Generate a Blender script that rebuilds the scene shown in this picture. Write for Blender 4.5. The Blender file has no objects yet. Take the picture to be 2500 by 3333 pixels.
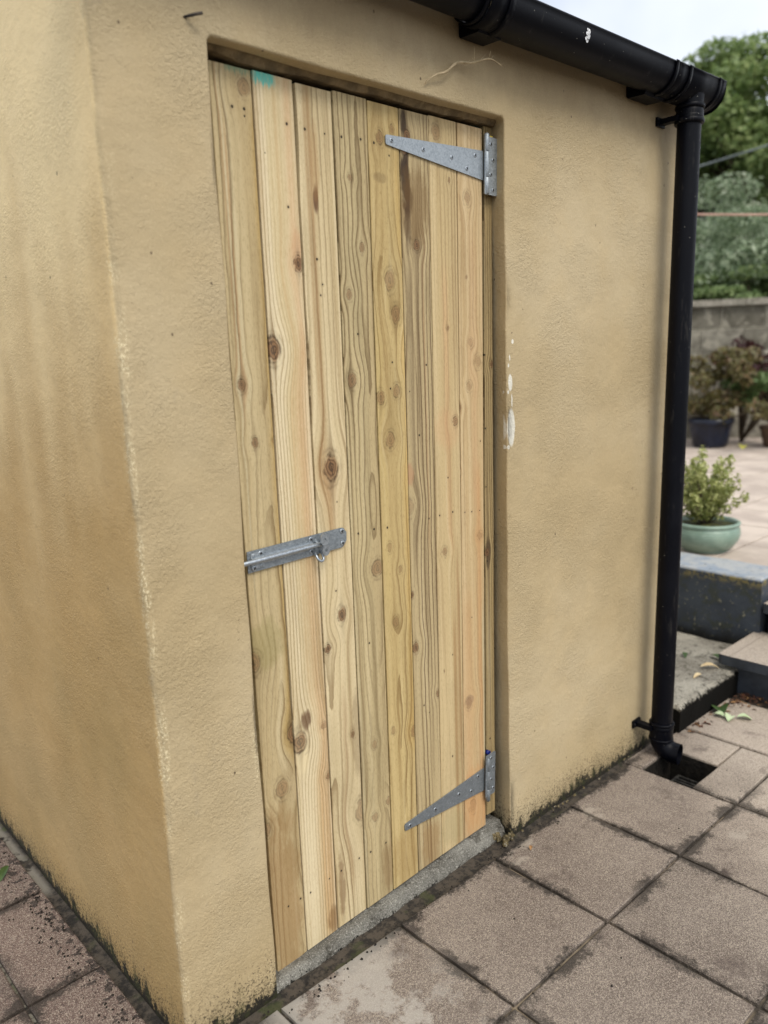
import bpy, bmesh, math, random
import numpy as np
from mathutils import Vector, Matrix, Euler
R = math.radians
PI = math.pi
scene = bpy.context.scene
COL = scene.collection

# ------------------------------------------------------------------ camera, sky, sun, exposure
CAM = np.array([-0.6121, -1.3365, 1.3979])
YAW, PITCH, ROLL, FPX = 0.738383, 0.190904, -0.0386637, 2565.11
fw = Vector((math.sin(YAW)*math.cos(PITCH), math.cos(YAW)*math.cos(PITCH), -math.sin(PITCH)))
rt = Vector((math.cos(YAW), -math.sin(YAW), 0))
up = rt.cross(fw)
r2 = rt*math.cos(ROLL) + up*math.sin(ROLL)
u2 = -rt*math.sin(ROLL) + up*math.cos(ROLL)
cd = bpy.data.cameras.new('camera')
cam = bpy.data.objects.new('camera', cd)
COL.objects.link(cam)
M = Matrix(((r2.x, u2.x, -fw.x, CAM[0]), (r2.y, u2.y, -fw.y, CAM[1]), (r2.z, u2.z, -fw.z, CAM[2]), (0, 0, 0, 1)))
cam.matrix_world = M
cd.sensor_fit = 'VERTICAL'
cd.sensor_height = 24.0
cd.sensor_width = 18.0
cd.lens = FPX/3333*24.0
cd.clip_start = 0.05
cd.clip_end = 500
cd.dof.use_dof = True
cd.dof.focus_distance = 1.95
cd.dof.aperture_fstop = 1.4
scene.camera = cam

SUN_EL, SUN_AZ = 54.0, 192.0      # azimuth measured from +Y towards +X
world = bpy.data.worlds.new('World')
scene.world = world
world.use_nodes = True
nt = world.node_tree
nt.nodes.clear()
wo = nt.nodes.new('ShaderNodeOutputWorld')
bg = nt.nodes.new('ShaderNodeBackground')
sky = nt.nodes.new('ShaderNodeTexSky')
sky.sky_type = 'NISHITA'
sky.sun_disc = False
sky.sun_elevation = R(SUN_EL)
sky.sun_rotation = R(SUN_AZ)
sky.dust_density = 2.0
tcw = nt.nodes.new('ShaderNodeTexCoord')
nz = nt.nodes.new('ShaderNodeTexNoise')
nz.inputs['Scale'].default_value = 2.1
nz.inputs['Detail'].default_value = 5
nz.inputs['Roughness'].default_value = 0.5
rp = nt.nodes.new('ShaderNodeValToRGB')
rp.color_ramp.elements[0].position = 0.36
rp.color_ramp.elements[0].color = (0.50, 0.50, 0.50, 1)
rp.color_ramp.elements[1].position = 0.58
rp.color_ramp.elements[1].color = (0.97, 0.97, 0.97, 1)
mx = nt.nodes.new('ShaderNodeMix')
mx.data_type = 'RGBA'
nt.links.new(tcw.outputs['Generated'], nz.inputs['Vector'])
nt.links.new(nz.outputs['Fac'], rp.inputs['Fac'])
nt.links.new(rp.outputs['Color'], mx.inputs['Factor'])
nt.links.new(sky.outputs['Color'], mx.inputs['A'])
mx.inputs['B'].default_value = (7.6, 7.9, 8.4, 1)
nt.links.new(mx.outputs['Result'], bg.inputs['Color'])
bg.inputs['Strength'].default_value = 0.092
nt.links.new(bg.outputs['Background'], wo.inputs['Surface'])

sd = bpy.data.lights.new('sun', 'SUN')
sd.energy = 1.5
sd.angle = R(30)
sd.color = (1.0, 0.94, 0.84)
so = bpy.data.objects.new('sun', sd)
COL.objects.link(so)
sdir = Vector((math.sin(R(SUN_AZ))*math.cos(R(SUN_EL)), math.cos(R(SUN_AZ))*math.cos(R(SUN_EL)), math.sin(R(SUN_EL))))
so.rotation_euler = sdir.to_track_quat('Z', 'Y').to_euler()
so.location = (0, -3, 6)

scene.view_settings.view_transform = 'Standard'
scene.view_settings.look = 'None'
scene.view_settings.gamma = 1
scene.view_settings.exposure = 0.74
scene.view_settings.use_curve_mapping = False
scene.render.engine = 'CYCLES'
scene.cycles.max_bounces = 6
scene.cycles.diffuse_bounces = 4

# ------------------------------------------------------------------ helpers
def tag(o, label=None, cat=None, group=None, kind=None):
    if label: o['label'] = label
    if cat: o['category'] = cat
    if group: o['group'] = group
    if kind: o['kind'] = kind
    return o

def empty(name, loc=(0, 0, 0), parent=None):
    o = bpy.data.objects.new(name, None)
    o.empty_display_size = 0.05
    COL.objects.link(o)
    o.location = loc
    if parent: o.parent = parent
    return o

def link(name, me, mats, parent=None):
    o = bpy.data.objects.new(name, me)
    if mats is not None:
        for m in (mats if isinstance(mats, (list, tuple)) else [mats]):
            me.materials.append(m)
    COL.objects.link(o)
    if parent:
        o.parent = parent
        o.matrix_parent_inverse = Matrix.Identity(4)
        # children are given in world coordinates: bring them into the parent's space
        o.matrix_basis = Matrix.Translation(-world_loc(parent)) @ o.matrix_basis
    return o

def world_loc(p):
    v = Vector((0, 0, 0))
    while p is not None:
        v += p.location
        p = p.parent
    return v

class MB:
    """collects geometry for ONE mesh object"""
    def __init__(s):
        s.v = []; s.f = []; s.m = []; s.sm = []
    def add(s, vs, fs, mi=0, smooth=False):
        b = len(s.v)
        s.v.extend([tuple(v) for v in vs])
        for f in fs:
            s.f.append([b+i for i in f]); s.m.append(mi); s.sm.append(smooth)
    def box(s, a, b, mi=0, bev=0.0):
        x0, y0, z0 = a; x1, y1, z1 = b
        if bev <= 0:
            s.add([(x0,y0,z0),(x1,y0,z0),(x1,y1,z0),(x0,y1,z0),(x0,y0,z1),(x1,y0,z1),(x1,y1,z1),(x0,y1,z1)],
                  [(0,3,2,1),(4,5,6,7),(0,1,5,4),(1,2,6,5),(2,3,7,6),(3,0,4,7)], mi)
        else:
            e = bev
            lo = [(x0,y0,z0),(x1,y0,z0),(x1,y1,z0),(x0,y1,z0)]
            md = [(x0,y0,z1-e),(x1,y0,z1-e),(x1,y1,z1-e),(x0,y1,z1-e)]
            tp = [(x0+e,y0+e,z1),(x1-e,y0+e,z1),(x1-e,y1-e,z1),(x0+e,y1-e,z1)]
            fs = [(0,3,2,1),(8,9,10,11)]
            for i in range(4):
                j = (i+1) % 4
                fs += [(i,j,4+j,4+i),(4+i,4+j,8+j,8+i)]
            s.add(lo+md+tp, fs, mi)
    def tube(s, pts, rad, n=12, mi=0, smooth=True, cap=True):
        pts = [Vector(p) for p in pts]
        rs = rad if isinstance(rad, (list, tuple)) else [rad]*len(pts)
        vs = []
        ref = None
        for i, p in enumerate(pts):
            if i == 0: t = pts[1]-pts[0]
            elif i == len(pts)-1: t = pts[-1]-pts[-2]
            else: t = (pts[i+1]-pts[i]).normalized() + (pts[i]-pts[i-1]).normalized()
            t.normalize()
            if ref is None:
                ref = Vector((0,0,1)) if abs(t.z) < .9 else Vector((1,0,0))
                a = t.cross(ref).normalized()
            else:
                a = (a - t*a.dot(t)).normalized()
            b = t.cross(a)
            for k in range(n):
                w = 2*PI*k/n
                vs.append(p + (a*math.cos(w) + b*math.sin(w))*rs[i])
        fs = []
        for i in range(len(pts)-1):
            for k in range(n):
                k2 = (k+1) % n
                fs.append((i*n+k, i*n+k2, (i+1)*n+k2, (i+1)*n+k))
        s.add(vs, fs, mi, smooth)
        if cap:
            b = len(s.v)-len(vs)
            s.f.append([b+k for k in range(n)][::-1]); s.m.append(mi); s.sm.append(False)
            s.f.append([b+(len(pts)-1)*n+k for k in range(n)]); s.m.append(mi); s.sm.append(False)
    def lathe(s, prof, c, n=32, mi=0, axis='z', smooth=True):
        vs = []; fs = []
        for (r, h) in prof:
            for k in range(n):
                w = 2*PI*k/n
                if axis == 'z': vs.append((c[0]+r*math.cos(w), c[1]+r*math.sin(w), c[2]+h))
                elif axis == 'y': vs.append((c[0]+r*math.cos(w), c[1]+h, c[2]+r*math.sin(w)))
                else: vs.append((c[0]+h, c[1]+r*math.cos(w), c[2]+r*math.sin(w)))
        for i in range(len(prof)-1):
            for k in range(n):
                k2 = (k+1) % n
                fs.append((i*n+k, i*n+k2, (i+1)*n+k2, (i+1)*n+k))
        s.add(vs, fs, mi, smooth)
    def prism_y(s, poly, y0, y1, mi=0, hole=None):
        """polygon in xz (ccw seen from -y) extruded between y0 (front) and y1"""
        n = len(poly)
        s.add([(x, y0, z) for x, z in poly]+[(x, y1, z) for x, z in poly],
              [tuple(range(n)), tuple(range(n, 2*n))[::-1]] + [(i, i+n, (i+1) % n+n, (i+1) % n) for i in range(n)], mi)
    def build(s, name, mats, parent=None, fix=True):
        me = bpy.data.meshes.new(name)
        me.from_pydata(s.v, [], s.f)
        o = link(name, me, mats, parent)
        me.polygons.foreach_set('material_index', s.m)
        me.polygons.foreach_set('use_smooth', s.sm)
        if fix:
            bm = bmesh.new(); bm.from_mesh(me)
            bmesh.ops.recalc_face_normals(bm, faces=bm.faces)
            bm.to_mesh(me); bm.free()
        me.update()
        return o

rng = random.Random(7)

# ---- node helper: arithmetic on shader sockets
class S:
    nt = None
    def __init__(s, sock): s.s = sock
    @staticmethod
    def m(op, *a, clamp=False):
        n = S.nt.nodes.new('ShaderNodeMath'); n.operation = op; n.use_clamp = clamp
        for i, x in enumerate(a):
            if isinstance(x, S): S.nt.links.new(x.s, n.inputs[i])
            else: n.inputs[i].default_value = float(x)
        return S(n.outputs[0])
    def __add__(s, o): return S.m('ADD', s, o)
    __radd__ = __add__
    def __sub__(s, o): return S.m('SUBTRACT', s, o)
    def __rsub__(s, o): return S.m('SUBTRACT', o, s)
    def __mul__(s, o): return S.m('MULTIPLY', s, o)
    __rmul__ = __mul__
    def __truediv__(s, o): return S.m('DIVIDE', s, o)
    def __neg__(s): return S.m('MULTIPLY', s, -1)

def sexp(x): return S.m('EXPONENT', x)
def smin(a, b): return S.m('MINIMUM', a, b)
def smax(a, b): return S.m('MAXIMUM', a, b)
def clamp(a): return S.m('ADD', a, 0, clamp=True)
def sstep(x, a, b):
    n = S.nt.nodes.new('ShaderNodeMapRange'); n.interpolation_type = 'SMOOTHSTEP'
    if isinstance(x, S): S.nt.links.new(x.s, n.inputs['Value'])
    for k, v in (('From Min', a), ('From Max', b)):
        if isinstance(v, S): S.nt.links.new(v.s, n.inputs[k])
        else: n.inputs[k].default_value = v
    if not isinstance(a, S) and not isinstance(b, S) and a > b:
        n.inputs['From Min'].default_value = b; n.inputs['From Max'].default_value = a
        return 1 - S(n.outputs[0])
    return S(n.outputs[0])
def comb(x, y, z):
    n = S.nt.nodes.new('ShaderNodeCombineXYZ')
    for i, a in enumerate((x, y, z)):
        if isinstance(a, S): S.nt.links.new(a.s, n.inputs[i])
        else: n.inputs[i].default_value = a
    return S(n.outputs[0])
def noise(vec, scale, detail=2, rough=0.5, dist=0.0):
    n = S.nt.nodes.new('ShaderNodeTexNoise')
    S.nt.links.new(vec.s, n.inputs['Vector'])
    n.inputs['Scale'].default_value = scale
    n.inputs['Detail'].default_value = detail
    n.inputs['Roughness'].default_value = rough
    n.inputs['Distortion'].default_value = dist
    return S(n.outputs['Fac'])
def voro(vec, scale, feature='F1', out='Distance'):
    n = S.nt.nodes.new('ShaderNodeTexVoronoi'); n.feature = feature
    S.nt.links.new(vec.s, n.inputs['Vector'])
    n.inputs['Scale'].default_value = scale
    return S(n.outputs[out])
def mixc(f, a, b, mode='MIX'):
    n = S.nt.nodes.new('ShaderNodeMix'); n.data_type = 'RGBA'; n.blend_type = mode
    for k, x in (('Factor', f), ('A', a), ('B', b)):
        i = [q for q in n.inputs if q.name == k and q.enabled][0]
        if isinstance(x, S): S.nt.links.new(x.s, i)
        elif isinstance(x, (tuple, list)): i.default_value = (*x[:3], 1)
        else: i.default_value = x
    return S([q for q in n.outputs if q.enabled][0])
def ramp(f, stops):
    n = S.nt.nodes.new('ShaderNodeValToRGB')
    cr = n.color_ramp
    while len(cr.elements) < len(stops): cr.elements.new(0.5)
    for e, (p, c) in zip(cr.elements, stops):
        e.position = p; e.color = (*c[:3], 1)
    S.nt.links.new(f.s, n.inputs['Fac'])
    return S(n.outputs['Color'])
def srgb(r, g, b):
    f = lambda c: (c/12.92 if c <= .04045 else ((c+.055)/1.055)**2.4)
    return (f(r/255), f(g/255), f(b/255))

def new_mat(name):
    m = bpy.data.materials.new(name); m.use_nodes = True
    nt = m.node_tree; nt.nodes.clear()
    out = nt.nodes.new('ShaderNodeOutputMaterial')
    b = nt.nodes.new('ShaderNodeBsdfPrincipled')
    nt.links.new(b.outputs[0], out.inputs[0])
    S.nt = nt
    return m, b
def setin(b, name, v):
    if isinstance(v, S): S.nt.links.new(v.s, b.inputs[name])
    elif isinstance(v, (tuple, list)): b.inputs[name].default_value = (*v[:3], 1)
    else: b.inputs[name].default_value = v
def bump(b, h, dist=0.001, strength=1.0, prev=None):
    n = S.nt.nodes.new('ShaderNodeBump')
    n.inputs['Strength'].default_value = strength
    n.inputs['Distance'].default_value = dist
    S.nt.links.new(h.s, n.inputs['Height'])
    S.nt.links.new(n.outputs[0], b.inputs['Normal'])
def pos(kind='Object'):
    if kind == 'World':
        n = S.nt.nodes.new('ShaderNodeNewGeometry'); v = S(n.outputs['Position'])
    else:
        n = S.nt.nodes.new('ShaderNodeTexCoord'); v = S(n.outputs['Object'])
    sp = S.nt.nodes.new('ShaderNodeSeparateXYZ')
    S.nt.links.new(v.s, sp.inputs[0])
    return v, S(sp.outputs[0]), S(sp.outputs[1]), S(sp.outputs[2])

# ------------------------------------------------------------------ materials
def mat_stucco():
    m, b = new_mat('painted_render')
    v, x, y, z = pos('World')
    big = noise(v, 1.6, 3, .55)
    med = noise(v, 9, 3, .6)
    col = mixc(sstep(big, .35, .68), srgb(174, 155, 118), srgb(188, 171, 137))
    col = mixc(sstep(med, .42, .72)*0.35, col, srgb(186, 165, 126))
    # the side wall is the same paint, its warmer light put in as ochre, with green algae low down and broad damp patches
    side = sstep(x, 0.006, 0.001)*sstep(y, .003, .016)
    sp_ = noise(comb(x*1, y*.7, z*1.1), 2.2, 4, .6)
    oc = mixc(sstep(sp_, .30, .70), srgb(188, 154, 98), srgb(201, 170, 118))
    alg = sstep(noise(comb(x, y*1.2, z*.9+3), 2.2, 3, .55), .36, .70)*sstep(z, 1.2, .5)
    oc = mixc(alg*.35, oc, srgb(138, 122, 76))
    oc = mixc(sstep(z, .9, .0)*.30, oc, srgb(148, 122, 76))  # weaker light towards the foot, put into the side wall colour
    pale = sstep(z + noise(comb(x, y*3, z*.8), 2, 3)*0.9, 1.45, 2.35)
    oc = mixc(pale*.9, oc, srgb(252, 228, 176))  # brighter light on the upper side wall, painted as a paler colour
    rust = sstep(x, .004, .0)*sstep(y, .12, .03)*sstep(z, .7, 1.5)
    oc = mixc(rust*.2, oc, srgb(206, 166, 98))
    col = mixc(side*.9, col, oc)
    # the very edge and the area just right of it: worn paint, cream specks
    e1 = sstep(x, 0.004, .016)*sstep(x, .10, .02)
    wv = noise(comb(x, y, z*.25), 5, 2)
    speck = sstep(noise(comb(x, y, z*.6), 260, 3, .8), .525, .575)
    ex = x - (wv-.42)*.10
    line = smax(sstep(ex, .015, .004)*sstep(ex, -.020, -.004)*.9, sstep(x, .010, .004)*sstep(x, -.001, .002))
    zone = sstep(noise(comb(x, y, z), 3.4, 4, .65), .44, .56)*sstep(z, 1.9, 1.45)
    fr = sstep(y, .03, .012)
    sp1 = speck*line*zone*fr
    sp2 = sstep(noise(comb(x, y, z*.7), 240, 3, .8), .60, .645)*sstep(noise(v, 4.1, 3, .6), .56, .66)*sstep(z, 1.5, 1.2)*fr*sstep(x, .33, .2)
    jamb = sstep(noise(comb(x, y, z*.7), 190, 3, .75), .52, .58)*sstep(x, .196, .214)*sstep(x, .24, .225)*sstep(noise(v, 4.3, 2), .52, .62)*sstep(z, .75, .6)
    col = mixc(clamp(sp1+sp2*.8+jamb)*.95, col, srgb(234, 220, 180))
    # grey smears of bare render right of the corner
    gs = sstep(noise(comb(x*1.6, y, z*.7), 6, 4, .7), .58, .7)*sstep(x, .17, .05)*fr
    col = mixc(gs*.45, col, srgb(150, 138, 118))
    # tiny dirt flecks
    fl = sstep(voro(comb(x, y, z*.55), 17), .055, .035)*sstep(noise(v, 27, 1), .52, .58)
    col = mixc(fl*.6, col, srgb(84, 70, 50))
    gt = noise(v, 210, 3, .8)
    col = mixc(sstep(gt, .56, .70)*.20, col, srgb(122, 102, 70))
    col = mixc(sstep(gt, .44, .32)*.22, col, srgb(226, 208, 172))
    fl3 = sstep(voro(comb(x, y, z*.7), 21), .065, .045)*sstep(noise(v, 33, 1), .5, .56)
    col = mixc(fl3*.8, col, srgb(70, 56, 40))
    # soft shade below the gutter, put into the wall colour
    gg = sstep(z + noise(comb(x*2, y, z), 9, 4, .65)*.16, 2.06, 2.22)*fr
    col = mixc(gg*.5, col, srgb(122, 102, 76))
    # white primer scrapes beside the reveal
    wx = x - (noise(v, 60, 3)-.5)*.007
    def blob(cx, cz, rx, rz, yv=.02):
        u = (wx-cx)/rx; w = (z-cz)/rz
        return sstep(u*u+w*w, 1.25, .75)*sstep(y, yv, yv-.006)
    sc = smax(blob(1.080, 1.205, .0155, .050), blob(1.077, 1.325, .0085, .022))
    sc = smax(sc, smax(blob(1.088, 1.432, .005, .006), smax(blob(1.070, 1.37, .003, .005), blob(1.069, 1.30, .004, .005))))
    sc = smax(sc, smax(blob(1.084, 1.277, .0025, .018), smax(blob(1.068, 1.153, .004, .006), blob(1.0755, 1.39, .002, .008))))
    col = mixc(sc*(.85+.15*noise(v, 260, 2)), col, srgb(225, 222, 208))
    # mould at the foot
    n1 = noise(comb(x, y, z*.35), 26, 4, .75); n2 = noise(v, 150, 3, .8); n3 = noise(v, 4, 2)
    mz = z - (n1-.45)*.16 - (n2-.5)*.05 - (n3-.5)*.05
    mould = sstep(mz, .020, .004)
    halo = sstep(z - (n1-.5)*.25 - (n2-.5)*.14, .085, -.01)
    col = mixc(halo*.45, col, srgb(96, 84, 58))
    pit = sstep(n2 + sstep(z, .16, .0)*.10, .60, .66)*sstep(z, .20, .04)
    col = mixc(pit*.75, col, srgb(58, 50, 36))
    col = mixc(mould*.95, col, srgb(24, 23, 19))
    cr2 = sstep(noise(v, 90, 3, .7), .56, .60)*mould*sstep(z, .0, .012)
    col = mixc(cr2*.6, col, srgb(150, 134, 96))
    moss = sstep(mz, .05, .01)*sstep(noise(v, 26, 3), .5, .62)
    col = mixc(moss*.35, col, srgb(66, 70, 36))
    setin(b, 'Base Color', col)
    rough = .62+.2*med
    setin(b, 'Roughness', rough)
    setin(b, 'Specular IOR Level', .35)
    sm = sstep(noise(v, 4.2, 2), .38, .60)          # smooth trowelled zones against rough ones
    h = noise(v, 260, 3, .65)*.9*(.35+.75*sm) + noise(v, 105, 3, .6)*1.2*(.25+.75*sm) + noise(v, 30, 2, .5)*.8
    cr = sstep(noise(v, 55, 4, .8, .6), .56, .66)*.25*sstep(noise(v, 6.5, 2), .5, .66)
    bump(b, h + cr - fl*.3, .0032, .9)
    return m

def make_knot_group():
    gt = bpy.data.node_groups.new('wood_knot', 'ShaderNodeTree')
    for nm in ('X', 'Z', 'WX', 'KX', 'KZ', 'R', 'ASP', 'DK', 'SEED'):
        gt.interface.new_socket(nm, in_out='INPUT', socket_type='NodeSocketFloat')
    for nm in ('WX', 'K', 'D', 'RING'):
        gt.interface.new_socket(nm, in_out='OUTPUT', socket_type='NodeSocketFloat')
    S.nt = gt
    gi = gt.nodes.new('NodeGroupInput'); go = gt.nodes.new('NodeGroupOutput')
    x, z, wx, kx, kz, r, asp, dk, seed = [S(gi.outputs[n_]) for n_ in ('X', 'Z', 'WX', 'KX', 'KZ', 'R', 'ASP', 'DK', 'SEED')]
    u0 = (x-kx)/r; q0 = (z-kz)/(r*asp)
    wob = noise(comb(u0*.9+kx*90, seed+kz*7, q0*.9), 1.0, 3, .6)
    wob2 = noise(comb(u0*.9, seed+kz*17, q0*.9), 1.0, 2, .6)
    u = u0 + (wob-.5)*.9; q = q0 + (wob2-.5)*.9
    d2 = u*u + q*q
    dd0 = u0*u0 + q0*q0
    aq = S.m('ABSOLUTE', q0)
    g = sexp(dd0*-0.11)
    wxo = wx - (x-kx)*g*.88
    rr_ = S.m('SQRT', d2)
    km = sstep(rr_, 1.08, .70)
    ol = sexp((rr_-1.02)*(rr_-1.02)*-28.0)*sstep(wob, .30, .62)
    lens = sexp(u0*u0*(-2.2-aq*1.6) - aq*.62)*sstep(rr_, .8, 1.25)
    ol2 = sexp((rr_-1.55)*(rr_-1.55)*-40.0)*sstep(wob2, .36, .6)
    Kx = km*(dk*.64+.26); Dx = ol2*.30 + ol*(dk*.60+.40) + lens*(dk*dk*.80+.10)
    ring = S.m('SINE', rr_*16+wob*6)*.28*km + .25*km + sstep(rr_, .75, .0)*.35*dk + sstep(S.m('ABSOLUTE', u0+q0*.3+(wob-.5)*.5), .10, .04)*km*.5 + km*dk*.25
    for nm, val in (('WX', wxo), ('K', Kx), ('D', Dx), ('RING', ring)):
        gt.links.new(val.s, go.inputs[nm])
    return gt
KNOT = make_knot_group()

def mat_wood(name, w, base, light, dark, knots, seed, xc=0.5, freq=85, cath=2.0, holes=(), bands=(), stains=(), paint=None, edge=None, contrast=1.0):
    """new sawn softwood. x 0..w across the plank, z up it, both in metres"""
    m, b = new_mat(name)
    v, x, y, z = pos('Object')
    xo = x
    K = None; D = None; RG = None
    wx = x
    for (kx, kz, r, dk) in knots:
        r = r*1.22
        gn = S.nt.nodes.new('ShaderNodeGroup'); gn.node_tree = KNOT
        for nm, val in (('X', x), ('Z', z), ('WX', wx), ('KX', kx), ('KZ', kz), ('R', r), ('ASP', 1.12 + .40*((kx*7919+kz*104729) % 1.0)), ('DK', dk), ('SEED', seed)):
            if isinstance(val, S): S.nt.links.new(val.s, gn.inputs[nm])
            else: gn.inputs[nm].default_value = val
        wx = S(gn.outputs['WX'])
        Kx, Dx, ring = S(gn.outputs['K']), S(gn.outputs['D']), S(gn.outputs['RING'])
        K = Kx if K is None else smax(K, Kx)
        D = Dx if D is None else smax(D, Dx)
        RG = ring if RG is None else RG + ring
    sv = comb(wx, seed*3.7, z)
    # slow wander of the grain
    wx2 = wx + (noise(comb(wx*4, seed*1.3, z*.8), 1.0, 2)-.5)*.032
    c0 = (wx2 - xc*w)*freq
    cz = (noise(comb(seed*2.1+0*wx, wx*1.5, z*.9), 1.0, 2)-.5)*8*cath
    t = S.m('SQRT', c0*c0 + cz*cz + .2)
    t = t + (noise(comb(wx*25, seed, z*9), 1.0, 3, .6)-.5)*.65
    fr = S.m('FRACT', t)
    line = sstep(fr, .55, .93)*sstep(fr, 1.0, .965)
    lw = noise(comb(wx*14, seed*5., z*.7), 1.0, 2)          # some rings strong, some faint
    line = line*sstep(lw, .36, .66)
    streak = noise(comb(wx*70, seed*1.9, z*1.1), 1.0, 3, .6)
    broad = noise(comb(wx*20, seed*2.9, z*.55), 1.0, 2, .5)
    fibre = noise(comb(xo*900, seed, z*45), 1.0, 2, .6)
    blot = noise(comb(xo*8, seed*4.1, z*2.2), 1.0, 3, .6)
    col = mixc(sstep(broad, .34, .66), base, light)
    for (bx, bw, bc, ba, z0, z1) in bands:
        d = (wx + (noise(comb(seed*0+z*.8, seed, seed), 1.0, 2)-.5)*.02 - bx)/bw
        f = sexp(d*d*-1.0)*ba
        f = f*sstep(z, z0-.06, z0+.06)*sstep(z, z1+.06, z1-.06)*(.55+.7*noise(comb(wx*40, seed*3, z*1.5), 1.0, 3))
        col = mixc(clamp(f)*.8, col, bc)
    col = mixc(sstep(streak, .50, .72)*.50*contrast, col, dark)
    col = mixc(sstep(streak, .46, .28)*.35, col, mixc(.5, light, srgb(236, 222, 186)))
    col = mixc(sstep(blot, .50, .78)*.30, col, mixc(.5, dark, (.20, .19, .11)))
    col = mixc(clamp(line*.74*contrast), col, mixc(.35, dark, srgb(86, 60, 34)))
    fs = noise(comb(xo*420, seed, z*95+xo*40), 1.0, 3, .75)
    col = mixc(sstep(fs, .50, .70)*.34, col, dark)
    col = mixc(sstep(fs, .46, .32)*.22, col, light)
    col = mixc(sstep(fibre, .54, .78)*.22, col, dark)
    for (sx, sz, rx, rz, sc_, sa) in stains:
        u = (x-sx)/rx; q = (z-sz)/rz
        f = sstep(u*u+q*q + (noise(comb(x*45, seed, z*16), 1.0, 3, .7)-.5)*2.4, 1.25, .25)*sa
        col = mixc(clamp(f), col, sc_)
    if K is not None:
        col = mixc(clamp(D*(.6+.8*noise(comb(x*90, seed, z*40), 1.0, 3, .7)))*.85, col, srgb(66, 44, 28))
        col = mixc(clamp(K), col, mixc(clamp(RG), srgb(152, 114, 78), srgb(62, 40, 28)))
    for (hx, hz, hr) in holes:
        hr = hr*1.08
        u = (x-hx)/hr; q = (z-hz)/(hr*1.1)
        d2 = u*u+q*q
        col = mixc(sexp(d2*-.35)*.35, col, srgb(110, 90, 62))
        col = mixc(sstep(d2, 1.3, .8)*.92, col, srgb(34, 28, 24))
    if edge is not None:
        (ex0, ex1, ec, ea) = edge
        f = sstep(x + (noise(comb(x*10, seed, z*4), 1.0, 3)-.5)*.008, ex0, ex1)*ea
        col = mixc(f, col, ec)
    if paint is not None:
        px0, px1, pz, pc, pa = paint
        n1 = noise(comb(xo*190, seed, z*10), 1.0, 3, .7)
        n2_ = noise(comb(xo*420, seed, z*40), 1.0, 2, .7)
        f = sstep(x+(n1-.5)*.02, px0-.004, px0+.004)*sstep(x+(n1-.5)*.03, px1+.008, px1-.008)*sstep(z + (n1-.5)*.045, pz-.006, pz+.006)*pa*sstep(n2_, .28, .50)
        col = mixc(f, col, pc)
    setin(b, 'Base Color', col)
    setin(b, 'Roughness', .78)
    setin(b, 'Specular IOR Level', .25)
    h = fs*.5 + fibre*.35 - line*.8 + streak*.5
    bump(b, h, .0016, .9)
    return m

def mat_galv(name='galvanised_steel', c0=(134, 142, 148), c1=(176, 184, 190), rough=.44, metal=.5, sc=260):
    m, b = new_mat(name)
    v, x, y, z = pos('Object')
    a = voro(v, sc, out='Color')
    sp = S.nt.nodes.new('ShaderNodeSeparateColor'); S.nt.links.new(a.s, sp.inputs[0])
    k = S(sp.outputs[0])
    n = noise(v, 60, 3, .6)
    col = mixc(k*.6+n*.4, srgb(*c0), srgb(*c1))
    wear = sstep(noise(v, 170, 3, .7), .60, .70)
    col = mixc(wear*.5, col, srgb(196, 202, 206))
    dk = sstep(noise(v, 120, 3, .7), .62, .70)
    col = mixc(dk*.3, col, srgb(84, 88, 90))
    setin(b, 'Base Color', col)
    setin(b, 'Metallic', metal)
    setin(b, 'Roughness', rough + k*.12)
    bump(b, n, .0004, .4)
    return m

def mat_simple(name, c0, c1, scale=8, rough=.7, bsc=60, bd=.001, spec=.4, metal=0.0, lo=.35, hi=.65, detail=4, coord='World'):
    m, b = new_mat(name)
    v, x, y, z = pos(coord)
    col = mixc(sstep(noise(v, scale, detail, .6), lo, hi), srgb(*c0), srgb(*c1))
    setin(b, 'Base Color', col); setin(b, 'Roughness', rough); setin(b, 'Specular IOR Level', spec); setin(b, 'Metallic', metal)
    if bd > 0: bump(b, noise(v, bsc, 3, .6), bd, .8)
    return m

def mat_black_plastic():
    m, b = new_mat('black_plastic')
    v, x, y, z = pos('World')
    dust = sstep(noise(v, 5, 4, .6), .45, .75)
    col = mixc(dust*.30, (.0014, .0018, .0042), (.006, .007, .011))
    sp_ = sstep(voro(v, 55), .075, .050)*sstep(noise(v, 17, 1), .46, .56)
    col = mixc(sp_*.8, col, (.30, .29, .26))
    web = sstep(noise(comb(x, y, z*.4), 70, 4, .8, 1.5), .66, .74)
    col = mixc(web*.16, col, (.2, .19, .17))
    stk = sstep(noise(comb(x*3, y*3, z*.5), 14, 4, .7), .58, .70)
    col = mixc(stk*.10, col, (.16, .15, .13))
    setin(b, 'Base Color', col)
    setin(b, 'Roughness', .42 + dust*.16)
    setin(b, 'Specular IOR Level', .13)
    bump(b, noise(v, 160, 2, .5), .0003, .4)
    return m

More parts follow.
